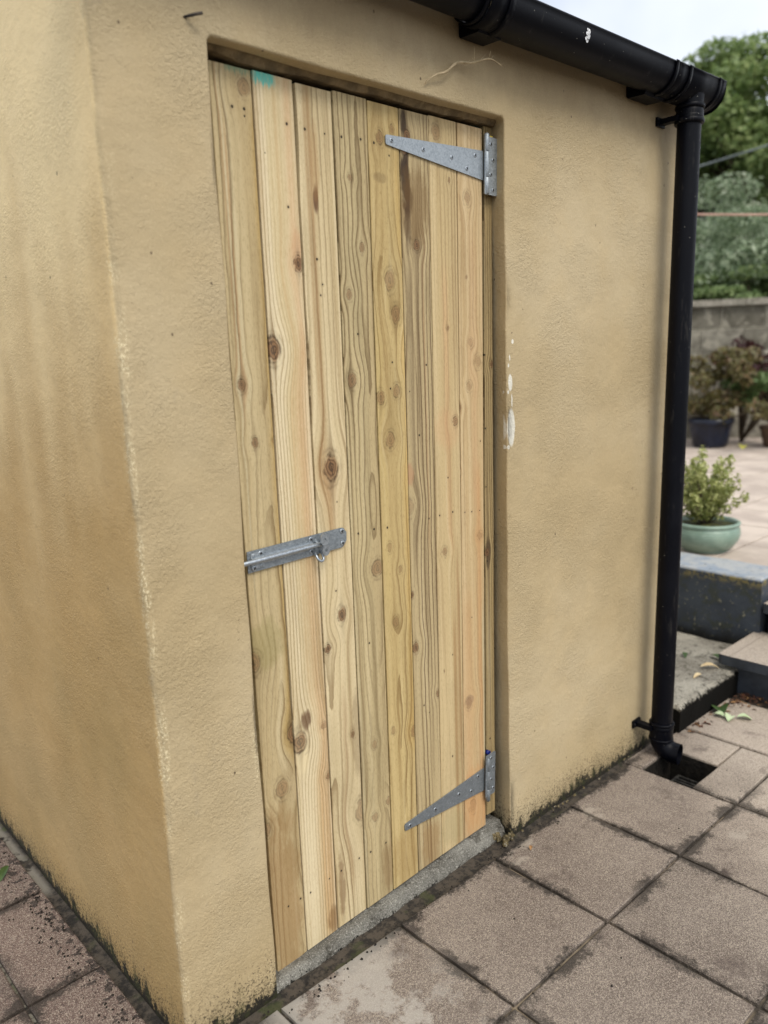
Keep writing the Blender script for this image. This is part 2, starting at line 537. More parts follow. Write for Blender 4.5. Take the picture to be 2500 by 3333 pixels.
# slab joints used for staining (world metres)
def mat_slab(name='pressed_paving', side=0):
    m, b = new_mat(name)
    v, x, y, z = pos('World')
    a1 = noise(v, 620, 2, .8)
    a2 = noise(v, 110, 3, .75)
    gr_ = voro(v, 620, out='Color')
    sp_ = S.nt.nodes.new('ShaderNodeSeparateColor'); S.nt.links.new(gr_.s, sp_.inputs[0])
    g1 = S(sp_.outputs[0])
    big = noise(v, 2.2, 3, .6)
    c = mixc(sstep(big, .32, .68), srgb(112, 101, 93), srgb(138, 127, 117))
    c = mixc(sstep(noise(v, 14, 4, .7), .48, .66)*.35, c, srgb(92, 80, 73))
    # sunlight on the paving away from the wall, to the right, put into the colour
    sunlit = sstep(x*.9 - y*1.05 + (noise(v, 3.3, 4, .6)-.5)*.6, 1.60, 2.25)
    c = mixc(sunlit*.8, c, srgb(216, 201, 183))
    if side:
        c = mixc(sstep(big, .35, .65), srgb(104, 84, 77), srgb(122, 102, 94))
    c = mixc(sstep(g1 + (a1-.5)*.9, .66, .82)*.62, c, srgb(196, 184, 166))
    c = mixc(sstep(g1 + (a1-.5)*.9, .36, .18)*.62, c, srgb(48, 42, 38))
    c = mixc(sstep(a2, .56, .68)*.40, c, srgb(66, 56, 50))
    # per slab tint
    oi = S.nt.nodes.new('ShaderNodeObjectInfo')
    rd = S(oi.outputs['Random'])
    c = mixc(rd*.22, c, srgb(142, 124, 112))
    c = mixc(sstep(rd, .6, .1)*.16, c, srgb(84, 74, 68))
    # dark organic stain along joints
    PX, PY = .370, .372
    jx = S.m('ABSOLUTE', S.m('WRAP', x-.568+.0, -PX/2, PX/2))
    jy = S.m('ABSOLUTE', S.m('WRAP', y+.036, -PY/2, PY/2))
    ns = noise(v, 7, 4, .7)
    nf = noise(v, 45, 4, .75)
    if side:
        jx = S.m('ABSOLUTE', S.m('WRAP', x+.205, -.19, .19))
        jy = S.m('ABSOLUTE', S.m('WRAP', y-.37, -.1925, .1925))
    jd = smin(jx, jy)
    ng = noise(v, 150, 3, .8)
    st = sstep(jd - (ns-.38)*.14 - (nf-.5)*.07 - (ng-.5)*.04, .012, -.014)
    st = st*sstep(noise(v, 3.3, 3), .36, .50)*sstep(x, 2.0, 1.6)
    c = mixc(clamp(st)*.82, c, srgb(44, 39, 34))
    c = mixc(sstep(jd - (ng-.5)*.016, .004, -.002)*.7, c, srgb(52, 46, 38))
    # damp blots
    dp = sstep(noise(v, 5.5, 4, .7) + ng*.05, .60, .70)
    c = mixc(dp*.5, c, srgb(84, 72, 66))
    nb = sstep(y + (ns-.5)*.07 + (nf-.5)*.07 + (ng-.5)*.04, -.066, -.035)*sstep(x, 1.75, 1.5)*sstep(x, -.01, .02)
    c = mixc(clamp(nb)*.88, c, srgb(34, 31, 27))
    # cement smears
    cs = sstep(noise(comb(x+4, y*1.4, z), 4.1, 5, .7), .615, .69)
    c = mixc(cs*.50, c, srgb(178, 168, 154))
    # whitish drip bottom left by the sill
    wl = sstep(noise(v, 7, 5, .75) + sstep(y, -.30, -.08)*.08, .50, .60)*sstep(x, .60, .40)*sstep(x, .12, .2)
    c = mixc(wl*.65, c, srgb(186, 180, 170))
    if side:
        blk = sstep(noise(v, 34, 3, .7) + sstep(x, -.14, -.03)*.14, .655, .69)
        c = mixc(blk*.75, c, srgb(30, 26, 24))
    setin(b, 'Base Color', c)
    setin(b, 'Roughness', .85 - sstep(a1, .6, .7)*.3)
    setin(b, 'Specular IOR Level', .35)
    bump(b, a1*1.0 + a2*.6 + nf*.5, .0024, .9)
    return m

def mat_joint():
    m, b = new_mat('joint_mortar')
    v, x, y, z = pos('World')
    c = mixc(sstep(noise(v, 40, 4, .7), .38, .62), srgb(36, 32, 27), srgb(78, 70, 60))
    lt = sstep(noise(v, 4.5, 3, .6), .55, .62)*sstep(x, -.03, .0)
    c = mixc(lt*.8*sstep(y, -.05, -.07), c, srgb(158, 142, 118))
    side = sstep(x, .0, -.03)*sstep(y, -.05, .0)
    c = mixc(side*sstep(noise(v, 16, 4, .75), .46, .52)*.8*sstep(x, -.12, -.25), c, srgb(150, 144, 130))
    c = mixc(sstep(x, -.050, -.035)*sstep(x, .0, -.018)*sstep(y, .72, .78)*sstep(noise(v, 9, 4, .7), .40, .46)*.8, c, srgb(140, 134, 122))
    ms = sstep(noise(v, 8, 3, .6), .57, .66)
    c = mixc(ms*.6, c, srgb(62, 70, 30))
    setin(b, 'Base Color', c); setin(b, 'Roughness', .95)
    bump(b, noise(v, 220, 3, .7), .004, 1)
    return m

def mat_concrete(name, c0, c1, sp=90, dark=.5, low=None):
    m, b = new_mat(name)
    v, x, y, z = pos('World')
    c = mixc(sstep(noise(v, 6, 4, .65), .35, .65), srgb(*c0), srgb(*c1))
    g = noise(v, sp*1.8, 3, .8)
    c = mixc(sstep(g, .54, .68)*.6, c, srgb(200, 196, 186))
    c = mixc(sstep(g, .46, .34)*dark, c, srgb(52, 48, 42))
    bl = sstep(noise(v, 22, 5, .75), .54, .64)
    c = mixc(bl*dark*.8, c, srgb(50, 46, 38))
    if low is not None:
        z0, z1, y0 = low
        mixk = .70 + .3*noise(v, 70, 3, .8)
        f = sstep(z - (noise(v, 60, 4, .8)-.5)*.09, z1, z0)
        c = mixc(clamp(f*1.3*mixk), c, srgb(17, 16, 14))
    setin(b, 'Base Color', c); setin(b, 'Roughness', .95); setin(b, 'Specular IOR Level', .12)
    bump(b, noise(v, sp, 4, .7), .004, 1)
    return m

def mat_leaf(name, cs, scale=6, trans=.35, rough=.5, spec=.4, coord='World'):
    m = bpy.data.materials.new(name); m.use_nodes = True
    nt = m.node_tree; nt.nodes.clear(); S.nt = nt
    out = nt.nodes.new('ShaderNodeOutputMaterial')
    b = nt.nodes.new('ShaderNodeBsdfPrincipled'); tr = nt.nodes.new('ShaderNodeBsdfTranslucent')
    mixs = nt.nodes.new('ShaderNodeMixShader'); mixs.inputs[0].default_value = trans
    v, x, y, z = pos(coord)
    n = noise(v, scale, 3, .7)
    n2 = noise(v, scale*9, 1, .5)
    stops = [(i/(len(cs)-1)*.36+.32, srgb(*c)) for i, c in enumerate(cs)]
    col = ramp(n*.55+n2*.45, stops)
    S.nt.links.new(col.s, b.inputs['Base Color']); S.nt.links.new(col.s, tr.inputs['Color'])
    b.inputs['Roughness'].default_value = rough
    b.inputs['Specular IOR Level'].default_value = spec
    nt.links.new(b.outputs[0], mixs.inputs[1]); nt.links.new(tr.outputs[0], mixs.inputs[2]); nt.links.new(mixs.outputs[0], out.inputs[0])
    return m

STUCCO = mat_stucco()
GALV = mat_galv()
GALVD = mat_galv('weathered_steel', (110, 116, 120), (138, 144, 148), .5, .5)
BRIGHT = mat_galv('zinc_plated_steel', (140, 148, 156), (186, 194, 200), .30, .75, 400)
SLOT = mat_simple('screw_recess', (20, 20, 20), (34, 32, 30), bd=0)
BLACK = mat_black_plastic()
JOINT = mat_joint()
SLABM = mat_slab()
SLABS = mat_slab('side_paving', 1)  # redder, darker slab colour for the side passage
DARKWOOD = mat_simple('dark_backing', (22, 26, 24), (40, 44, 38), 20, .9)
TEAL = mat_simple('bottle_green_edge', (30, 46, 40), (44, 62, 54), 20, .8)
ROOF = mat_simple('roofing_felt', (52, 54, 56), (74, 76, 78), 12, .9, 200, .002)

# ------------------------------------------------------------------ shed walls
XL, XR, H = 0.221, 1.061, 1.980
SIGHT_SLANT = .29      # right hand reveal's back edge pushed back along the camera's line of sight
XE = 1.985; ZT = 2.235
def lump(p):
    x, y, z = p
    a = math.sin(7.3*x+1.1*z+2.2*y+.4)*math.sin(5.1*z+1.7*x+.9)+.6*math.sin(13.1*x-9.7*z+11*y+2)*math.sin(17.3*z+4.1*x)
    b_ = .35*math.sin(31*x+23*z+27*y)*math.sin(37*z-21*x+1)+.25*math.sin(61*x+17*z+57*y)*math.sin(53*z+2)
    return a*.0011+b_*.0011

def make_walls(parent):
    mb = MB()
    rr = .0055     # rounding of the opening's arris
    rings = []     # (inset, y)
    for k in range(6):
        a = PI/2*k/5
        rings.append((rr*math.sin(a)*1.0, rr*(1-math.cos(a))))
    rings = [(s_-rr, yv) for s_, yv in rings]     # s from -rr..0, y 0..rr
    rings = [( -rr + rr*math.sin(PI/2*k/5), rr - rr*math.cos(PI/2*k/5)) for k in range(6)]
    rings += [(0.0005, .03), (.001, .05), (.001, .12)]
    NJ = 90; NA = 9; NT = 46; RC = .012
    def path(ins, slant=0.0):
        pts = []
        xl, xr, h = XL+ins, XR-ins+slant, H-ins
        rc = max(RC-ins*0.5, .004)
        zz = [-.05 + (h-rc+.05)*i/NJ for i in range(NJ)]
        for z in zz: pts.append((xl, z))
        for i in range(NA):
            a = PI - PI/2*i/(NA-1); pts.append((xl+rc+rc*math.cos(a), h-rc+rc*math.sin(a)))
        for i in range(1, NT): pts.append((xl+rc+(xr-xl-2*rc)*i/NT, h))
        for i in range(NA):
            a = PI/2 - PI/2*i/(NA-1); pts.append((xr-rc+rc*math.cos(a), h-rc+rc*math.sin(a)))
        for z in zz[::-1]: pts.append((xr, z))
        return pts
    n = len(path(0))
    # outer boundary
    XO = .03
    outer = []
    p0 = path(-rr)
    for i in range(n):
        x, z = p0[i]
        if i < NJ: outer.append((XO, z))
        elif i < NJ+NA:
            t = (i-NJ)/(NA-1)
            zb = p0[NJ][1]; xt = p0[NJ+NA-1][0]
            if t <= .5: outer.append((XO, zb+(ZT-zb)*t*2))
            else: outer.append((XO+(xt-XO)*(t-.5)*2, ZT))
        elif i < NJ+NA+NT-1: outer.append((x, ZT))
        elif i < NJ+2*NA+NT-1:
            t = (i-(NJ+NA+NT-1))/(NA-1)
            zb = p0[NJ+NA*2+NT-2][1]; xt = p0[NJ+NA+NT-1][0]
            if t <= .5: outer.append((xt+(XE-xt)*t*2, ZT))
            else: outer.append((XE, ZT+(zb-ZT)*(t-.5)*2))
        else: outer.append((XE, z))
    NO = 22
    loops = []
    for k in range(NO+1):
        t = k/NO; t = t**.9
        loops.append([((outer[i][0]*(1-t)+p0[i][0]*t), 0.0, outer[i][1]*(1-t)+p0[i][1]*t) for i in range(n)])
    out = []
    for L in loops:
        out.append([(x, y-lump((x, 0, z)), z) for x, y, z in L])
    for (s_, yv) in rings[1:]:
        pp = path(s_, SIGHT_SLANT*yv)
        L = []
        for i, (x, z) in enumerate(pp):
            l = lump((x, 0, z)); k = max(0, 1-yv/.012)
            dx = l*1.3*math.cos(z*9)*(1-k) + .0015*math.sin(z*5.1+1)+.0012*math.sin(z*17)
            if i < NJ: L.append((x+dx, yv-l*k, z))
            elif i > n-NJ: L.append((x+dx, yv-l*k, z))
            else: L.append((x, yv-l*k, z+(dx if NJ+NA < i < n-NJ-NA else 0)))
        out.append(L)
    vs = [p for L in out for p in L]
    fs = []
    for k in range(len(out)-1):
        for i in range(n-1):
            fs.append((k*n+i, (k+1)*n+i, (k+1)*n+i+1, k*n+i+1))
    mb.add(vs, fs, 0, True)
    # corner arc + side wall
    cols = [(XO, 0.0, 0, -1)]
    r = .013
    for k in range(0, 9):
        a = PI/2*k/8
        cols.append((r-r*math.sin(a), r-r*math.cos(a), -math.sin(a), -math.cos(a)))
    ny = 60
    for k in range(1, ny+1):
        cols.append((0.0, r+(3.6-r)*(k/ny)**1.5, -1, 0))
    rows = [o[1] for o in outer[:NJ]] + [p0[NJ][1]+(ZT-p0[NJ][1])*t for t in (0, .25, .5, .75, 1)]
    vs = []
    for (cx, cy, nx, ny_) in cols:
        for z in rows:
            l = lump((cx, 0 if ny_ == -1 else cy, z))
            wob = .0026*math.sin(z*6.3+.5)+.0018*math.sin(z*14+2)+.0012*math.sin(z*33)+.0010*math.sin(z*71)
            e = 1-abs(nx+ny_ + 1.414)/.414 if (nx != 0 and ny_ != 0) else 0
            vs.append((cx+nx*(l+wob*max(0, e)), cy+ny_*(l+wob*max(0, e)), z))
    m_ = len(rows)
    fs = []
    for i in range(len(cols)-1):
        for j in range(m_-1):
            fs.append((i*m_+j, i*m_+j+1, (i+1)*m_+j+1, (i+1)*m_+j))
    mb.add(vs, fs, 0, True)
    # right hand wall and back wall, inner faces
    mb.add([(XE, 0, -.05), (XE, 3.6, -.05), (XE, 3.6, ZT), (XE, 0, ZT)], [(0, 1, 2, 3)])
    mb.add([(0, 3.6, -.05), (XE, 3.6, -.05), (XE, 3.6, ZT), (0, 3.6, ZT)], [(0, 3, 2, 1)])
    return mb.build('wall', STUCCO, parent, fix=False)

shed = empty('shed', (1.0, 1.8, 0))
tag(shed, 'small tan painted rendered outbuilding with a plank door and black gutter', 'shed')
wall_o = make_walls(shed)
mb = MB()
mb.box((-.02, .015, ZT+.002), (XE+.02, 3.66, ZT+.04))
mb.build('roof', ROOF, shed)
# dark lintel bed and ragged mortar above the door
mb = MB()
pts = []
N = 60
rg = random.Random(3)
prof = []
vs = []
dz = 0.0
for i in range(N+1):
    x = XL+.004+(XR-XL+.002)*i/N
    dz = .62*dz + rg.gauss(0, .0011)
    d_ = .0125 + .0010*math.sin(x*23) + dz
    if x < .31: d_ = max(.002, d_-(.31-x)*.10)
    d_ = max(.002, min(.0155, d_))
    y0_ = .034+.002*math.sin(x*17)
    vs += [(x, y0_-.006, H-.0004), (x, y0_+.006, H-.001-d_), (x, .078, H-.001-d_)]
fs = []
for i in range(N):
    a = i*3; fs += [(a, a+1, a+4, a+3), (a+1, a+2, a+5, a+4)]
mb.add(vs, fs, 0)
mb.build('lintel_mortar', mat_simple('lintel_mortar', (98, 85, 62), (132, 114, 84), 30, .95, 150, .003), shed, fix=False)
mb = MB()
mb.box((XL+.004, .082, .03), (XR+.02, .118, H-.004))
mb.build('door_lining', DARKWOOD, shed)

# ------------------------------------------------------------------ the door
door = empty('door', (.64, .05, 0), shed)
def O(r, g, b):
    return srgb(min(255, r*1.01), min(255, g*1.02), min(255, b*1.03))
def soft(c, k=.34):
    m_ = srgb(202, 184, 142)
    return tuple(a_*(1-k)+b_*k for a_, b_ in zip(c, m_))
KB = {
 0: dict(base=O(172,148,106), light=O(190,170,130), dark=O(118,96,58), xc=.7, freq=70, cath=1.6, contrast=.9,
    knots=[(0.0705, 1.9232, 0.0105, 0.45), (0.0179, 1.3582, 0.0072, 0.8), (0.0407, 1.2388, 0.0062, 0.75), (0.0887, 1.2391, 0.0043, 0.3), (0.0496, 0.4531, 0.0125, 0.4), (-0.0004, 0.7701, 0.0121, 0.55), (0.0883, 0.5736, 0.0119, 0.8), (-0.0003, 0.372, 0.009, 0.4)],
    bands=[(.0105,.0022,O(176,132,92),.6,1.35,1.99),(.019,.0028,O(180,138,100),.8,1.30,1.85),(.014,.0022,O(208,196,162),.7,.9,1.99),(.026,.004,O(204,192,158),.5,1.3,1.99),(.086,.010,O(170,138,74),.8,.5,1.99)],
    holes=[(0.0408, 1.8846, 0.0026), (0.0678, 1.8847, 0.0026), (0.0679, 1.8719, 0.0018), (0.0442, 0.1541, 0.002), (0.0796, 0.1554, 0.0022)],
    stains=[(.035,.15,.06,.28,O(142,104,60),.45),(.03,.80,.05,.06,O(138,128,76),.4),(.08,.35,.05,.2,O(138,112,70),.3)],
    paint=(.028,.085,1.947,O(70,140,118),.55)),
 1: dict(base=O(212,192,150), light=O(232,216,182), dark=O(170,140,94), xc=-.1, freq=120, cath=.7, contrast=.9,
    knots=[(0.0876, 1.601, 0.0088, 1.0), (0.010, 1.4272, 0.0150, 1.0), (0.0873, 0.5616, 0.0067, 0.4), (0.0903, 0.4316, 0.0053, 0.6), (0.0143, 0.545, 0.0155, 0.85)],
    bands=[(.075,.018,O(186,136,82),.70,.0,1.45),(.080,.010,O(190,140,92),.6,1.4,1.99),(.05,.004,O(196,160,112),.5,.6,1.99),(.088,.006,O(150,112,66),.5,.0,1.0)],
    holes=[(0.0782, 1.8735, 0.0026), (0.0702, 1.7132, 0.0022), (0.0207, 1.8107, 0.001), (0.019, 0.1559, 0.002), (0.0769, 0.163, 0.0016)],
    stains=[(.036,.590,.016,.028,O(92,58,36),.8),(.085,1.63,.014,.05,O(196,150,110),.5),(.02,.52,.018,.07,O(226,206,162),.6),(.085,.05,.02,.04,O(120,84,44),.6)],
    paint=(.004,.052,1.938,O(92,196,180),.92)),
 2: dict(base=O(196,174,132), light=O(222,203,164), dark=O(134,106,66), xc=.2, freq=80, cath=1.2,
    knots=[(0.0516, 1.1637, 0.0161, 1.0), (0.0617, 0.8144, 0.0100, 0.95), (0.0153, 0.7439, 0.0072, 1.0), (0.0945, 0.2968, 0.0150, 0.35), (0.0765, 0.5069, 0.0045, 0.8)],
    bands=[(.040,.006,O(142,100,54),.85,1.15,1.99),(.030,.004,O(150,108,60),.6,1.3,1.99),(.045,.012,O(156,108,58),.75,.98,1.19),(.055,.007,O(132,90,50),.55,.1,.62),(.0015,.0028,O(44,32,28),1.1,1.15,1.99)],
    holes=[(0.0288, 1.8712, 0.0026), (0.0811, 1.87, 0.0016), (0.0429, 1.6139, 0.0024), (0.0547, 1.5622, 0.0018), (0.048, 1.5393, 0.0018), (0.0194, 0.1645, 0.0022), (0.0782, 0.1696, 0.0022), (0.0638, 1.0833, 0.0014), (0.0474, 0.8758, 0.0018)],
    stains=[(.048,1.735,.008,.030,O(84,52,38),.9),(.05,1.80,.012,.09,O(164,124,78),.4),(.02,.12,.012,.10,O(110,76,44),.6),(.09,.5,.015,.12,O(116,92,64),.4)]),
 3: dict(base=O(172,150,108), light=O(190,170,128), dark=O(112,93,60), xc=.75, freq=75, cath=1.8,
    knots=[(0.0479, 1.79, 0.0049, 0.6), (0.0307, 1.5431, 0.007, 0.55), (0.0746, 1.6452, 0.0058, 0.6), (0.0289, 1.3556, 0.0100, 0.6), (0.0832, 0.9034, 0.0135, 0.55), (0.0489, 0.4549, 0.0060, 0.3), (0.0394, 0.2582, 0.0080, 0.3), (0.0878, 0.283, 0.0060, 0.4)],
    bands=[(.013,.004,O(120,98,66),.55,.3,1.99),(.060,.012,O(120,102,66),.35,.3,1.6),(.005,.005,O(196,184,150),.5,.0,1.99)],
    holes=[(0.0288, 1.8698, 0.0024), (0.0834, 1.8728, 0.0024), (0.0518, 1.4569, 0.0022), (0.0266, 0.9987, 0.0024), (0.0769, 1.0004, 0.0024), (0.0463, 0.7219, 0.002), (0.0197, 0.1697, 0.0024), (0.0728, 0.1702, 0.0022)],
    stains=[(.085,.10,.03,.08,O(130,102,66),.5)]),
 4: dict(base=O(176,148,92), light=O(196,170,112), dark=O(126,96,48), xc=.5, freq=70, cath=1.9,
    knots=[(0.0485, 1.8847, 0.008, 0.5), (0.0873, 1.9081, 0.0058, 0.45), (0.0649, 1.5781, 0.0120, 0.45), (0.0792, 1.5007, 0.0105, 0.45), (0.0723, 1.3229, 0.009, 0.45), (0.0201, 1.3098, 0.0106, 0.55), (0.0469, 1.2087, 0.0117, 0.45), (0.0317, 0.9467, 0.006, 0.25), (0.0648, 0.8844, 0.0050, 0.3), (0.0431, 0.7535, 0.0074, 0.3), (0.0205, 0.4689, 0.0055, 0.3), (0.0928, 0.4408, 0.0090, 0.5)],
    bands=[(.092,.010,O(196,160,92),.6,.4,1.99),(.040,.010,O(136,104,56),.35,.3,1.5),(.02,.01,O(196,172,110),.4,.8,1.5)],
    holes=[(0.0301, 1.8716, 0.0026), (0.0755, 1.8509, 0.0018), (0.0881, 1.8693, 0.0012), (0.0533, 1.3298, 0.002), (0.0259, 0.9972, 0.0024), (0.0621, 1.3908, 0.002)],
    stains=[(.045,1.80,.02,.012,O(84,64,44),.3),(.05,.10,.05,.10,O(150,118,70),.4)]),
 5: dict(base=O(160,138,98), light=O(182,160,120), dark=O(104,84,58), xc=.3, freq=80, cath=1.2, contrast=1.2,
    knots=[(0.0618, 1.6618, 0.0079, 0.85), (0.0103, 0.8085, 0.0040, 0.9), (0.0162, 0.6655, 0.0080, 0.9), (0.0948, 0.5145, 0.0055, 0.7), (0.0402, 1.9015, 0.008, 0.9), (0.0111, 1.0355, 0.011, 0.2)],
    bands=[(.060,.008,O(116,96,68),.55,.6,1.75),(.078,.004,O(150,112,76),.6,.9,1.7),(.030,.008,O(116,102,80),.5,.9,1.6)],
    holes=[(0.0831, 1.3812, 0.0022), (0.0232, 1.3195, 0.0014), (0.0519, 1.2106, 0.0022), (0.0782, 0.9952, 0.0018), (0.0399, 0.4977, 0.002), (0.059, 0.471, 0.0014)],
    stains=[(.030,1.81,.016,.085,O(48,34,28),.92),(.040,1.76,.014,.04,O(56,40,32),.7),(.060,1.75,.05,.10,O(112,84,48),.55),(.028,1.93,.012,.03,O(52,38,30),.85),(.028,1.872,.010,.012,O(190,150,112),.8),(.034,1.70,.012,.06,O(70,52,38),.5),(.05,.09,.04,.08,O(146,112,70),.5),(.012,1.115,.02,.03,O(176,132,98),.6)]),
 6: dict(base=O(188,162,116), light=O(204,180,136), dark=O(142,112,72), xc=.5, freq=85, cath=1.3, contrast=.8,
    knots=[(0.0422, 1.9254, 0.0109, 0.4), (0.0864, 1.8212, 0.0034, 0.6), (0.0703, 1.4702, 0.0036, 0.6), (0.0905, 1.2348, 0.0080, 0.6), (0.0379, 0.8983, 0.0078, 0.5), (0.0259, 0.569, 0.0022, 0.6)],
    bands=[(.085,.006,O(140,100,58),.7,.3,.9),(.060,.010,O(206,160,118),.5,.9,1.6),(.070,.007,O(146,106,64),.8,.0,.7),(.090,.003,O(120,82,46),.8,.0,.8)],
    holes=[(0.0578, 1.0915, 0.0018), (0.0228, 0.997, 0.002), (0.073, 0.9983, 0.0022), (0.0506, 0.3113, 0.0022), (0.0599, 0.6061, 0.0016)],
    stains=[(.06,1.22,.05,.06,O(200,150,110),.22),(.05,.10,.05,.06,O(150,140,100),.3)]),
 7: dict(base=O(190,160,116), light=O(206,178,138), dark=O(146,110,70), xc=.4, freq=80, cath=1.2, contrast=.75,
    knots=[(0.0561, 1.7859, 0.0083, 0.3), (0.0486, 1.5956, 0.0027, 0.5), (0.0612, 1.4322, 0.0061, 0.15), (0.0880, 1.3829, 0.009, 0.2), (0.053, 1.3215, 0.0079, 0.12), (0.0120, 1.2686, 0.0050, 0.6), (0.0070, 1.0977, 0.0029, 0.6), (0.0862, 0.9155, 0.0070, 0.2), (0.0283, 0.4443, 0.0098, 0.1), (0.0378, 0.1238, 0.0103, 0.1)],
    bands=[(.082,.010,O(190,134,82),.6,.0,1.1),(.03,.02,O(188,140,92),.5,.0,.75),(.095,.005,O(178,188,160),.6,.0,.7),(.07,.012,O(198,156,116),.5,1.0,1.7)],
    holes=[(0.0266, 0.9895, 0.0016), (0.0543, 0.9868, 0.0018), (0.0867, 0.9851, 0.0014), (0.0471, 0.6906, 0.0014), (0.0936, 1.1736, 0.0016)],
    stains=[(.03,.45,.02,.015,O(110,80,70),.35),(.05,.13,.06,.12,O(196,140,86),.45)]),
}
topx = [.2435, .342, .443, .543, .640, .737, .835, .933, 1.0295]
botx = [.252, .342, .438, .534, .627, .722, .816, .911, 1.0045]
botz = [-.004, .009, .014, .018, .023, .028, .032, .036, .039]
gapt = [.0022, .0030, .0012, .0012, .0014, .0007, .0012, .0018, 0]   # half gap after each plank, top
gapb = [.0012, .0015, .0015, .0013, .0022, .0007, .0014, .0013, 0]
YD = .045
for i in range(8):
    k = KB[i]
    w = topx[i+1]-topx[i]
    mt = mat_wood('plank_wood_%d' % i, w, soft(k['base']), soft(k['light']), k['dark'], k['knots'], 1.7*i+.6, k['xc'], k['freq'], k['cath'], k['holes'], k['bands'], k['stains'], k.get('paint'), None, k.get('contrast', 1.0))
    NZ = 34
    L = []; Rr = []
    zt = 1.9575 + rng.uniform(-.0015, .0015)
    for j in range(NZ+1):
        t = j/NZ                        # 0 bottom
        xl = botx[i]*(1-t)+topx[i]*t; xr = botx[i+1]*(1-t)+topx[i+1]*t
        gl = (gapb[i-1]*(1-t)+gapt[i-1]*t) if i else .003
        gr = gapb[i]*(1-t)+gapt[i]*t
        xl += gl + rng.uniform(0, .0006); xr -= gr + rng.uniform(0, .0006)
        if i == 2 and t > .62:          # waney edge on the third board
            xl += max(0, (.0018+.0018*math.sin(t*21)+.0012*math.sin(t*55)))*(1 if t > .78 else (t-.62)/.16)
        zb0 = botz[i]; zb1 = botz[i+1]
        L.append((xl, zb0+(zt-zb0)*t)); Rr.append((xr, zb1+(zt-.0004-zb1)*t))
    bow = rng.uniform(-.0012, .0012); y0 = YD + rng.uniform(-.0012, .0012)
    th = .016; bv = .0012
    mb = MB()
    vs = []
    for (pl, pr) in zip(L, Rr):
        yy = y0 + bow*math.sin(pl[1]*2)
        vs += [(pl[0], yy+th, pl[1]), (pl[0], yy+bv, pl[1]), (pl[0]+bv, yy, pl[1]), (pr[0]-bv, yy, pr[1]), (pr[0], yy+bv, pr[1]), (pr[0], yy+th, pr[1])]
    fs = []
    for j in range(NZ):
        for c in range(5):
            a = j*6+c
            fs.append((a, a+1, a+7, a+6))
    fs.append((0, 5, 4, 3, 2, 1)); e = NZ*6; fs.append((e, e+1, e+2, e+3, e+4, e+5))
    x0 = botx[i]
    mb.add([(x-x0, y, z) for x, y, z in vs], fs)
    o = mb.build('plank', mt, door)
    o.location = Vector((x0, 0, 0)) - Vector(world_loc(door))
    # local x measured from the plank's own left edge at mid height
    mesh = o.data
# ledges behind the planks
for zc in (.2, 1.0, 1.78):
    mb = MB(); mb.box((.26, .0635, zc-.045), (1.0, .080, zc+.045)); mb.build('ledge', DARKWOOD, door)

# hanging post (frame strip) right of the door
FRAMEM = mat_wood('post_wood', .05, O(150,128,86), O(168,146,104), O(96,76,48), [(.040,1.375,.006,.9),(.012,.86,.006,.9)], 15.3, .5, 140, .6,
                  holes=[(.012,1.205,.0022),(.011,1.045,.002),(.012,.835,.0024),(.014,.30,.0022),(.013,1.40,.002)],
                  bands=[(.016,.003,O(86,66,44),.7,.5,1.1),(.018,.002,O(80,62,44),.7,.0,1.0)], stains=[(.016,.86,.012,.05,O(60,44,34),.7)])
mb = MB()
NZ = 30; vs = []
for j in range(NZ+1):
    t = j/NZ; z = .062 + (H-.012-.062)*t
    x0 = 1.0125+.023*t*1.0 + rng.uniform(-.0004, .0004)
    x0 = 1.015*(1-t)+1.0405*t + .0012*math.sin(t*9)
    x1 = 1.052*(1-t)+1.072*t
    vs += [(x0, .075, z), (x0, .0512, z), (x0+.001, .050, z), (x1, .050, z), (x1, .075, z)]
fs = []
for j in range(NZ):
    for c in range(4):
        a = j*5+c; fs.append((a, a+1, a+6, a+5))
fs.append((0, 4, 3, 2, 1)); e = NZ*5; fs.append((e, e+1, e+2, e+3, e+4))
mb.add([(x-1.02, y, z) for x, y, z in vs], fs)
post = mb.build('door_post', FRAMEM, shed)
post.location = Vector((1.02, 0, 0)) - world_loc(shed)
mb = MB()
mb.box((1.003, .064, .05), (1.047, .079, H-.012))
mb.build('frame_rebate', TEAL, shed)

# ------------------------------------------------------------------ screws
def screw_mesh(r=.0045, dome=.0012):
    mb = MB()
    n = 14
    prof = [(r, .0), (r*.97, -dome*.5), (r*.8, -dome*.85), (r*.3, -dome)]
    mb.lathe([(a, h) for a, h in prof], (0, 0, 0), n, 0, 'y')
    b = len(mb.v); mb.v.append((0, -dome*1.02, 0)); 
    for k in range(n): mb.f.append([3*n+k, 3*n+(k+1) % n, b]); mb.m.append(0); mb.sm.append(True)
    s = r*.16; l = r*.62; y = -dome*1.04-.00018
    mb.box((-l, y, -s), (l, y+.0009, s), 1)
    mb.box((-s, y-.00004, -l), (s, y+.0009, -s-.00001), 1); mb.box((-s, y-.00004, s+.00001), (s, y+.0009, l), 1)
    me_o = mb.build('screw', [BRIGHT, SLOT])
    return me_o
SC0 = screw_mesh(.0056, .0013)
SCM = SC0.data
bpy.data.objects.remove(SC0)
def put_screw(parent, x, y, z, s=1.0):
    o = bpy.data.objects.new('screw', SCM); COL.objects.link(o)
    o.parent = parent
    o.location = Vector((x, y, z)) - world_loc(parent)
    o.rotation_euler = (0, rng.uniform(0, 1.5), 0); o.scale = (s, 1, s)

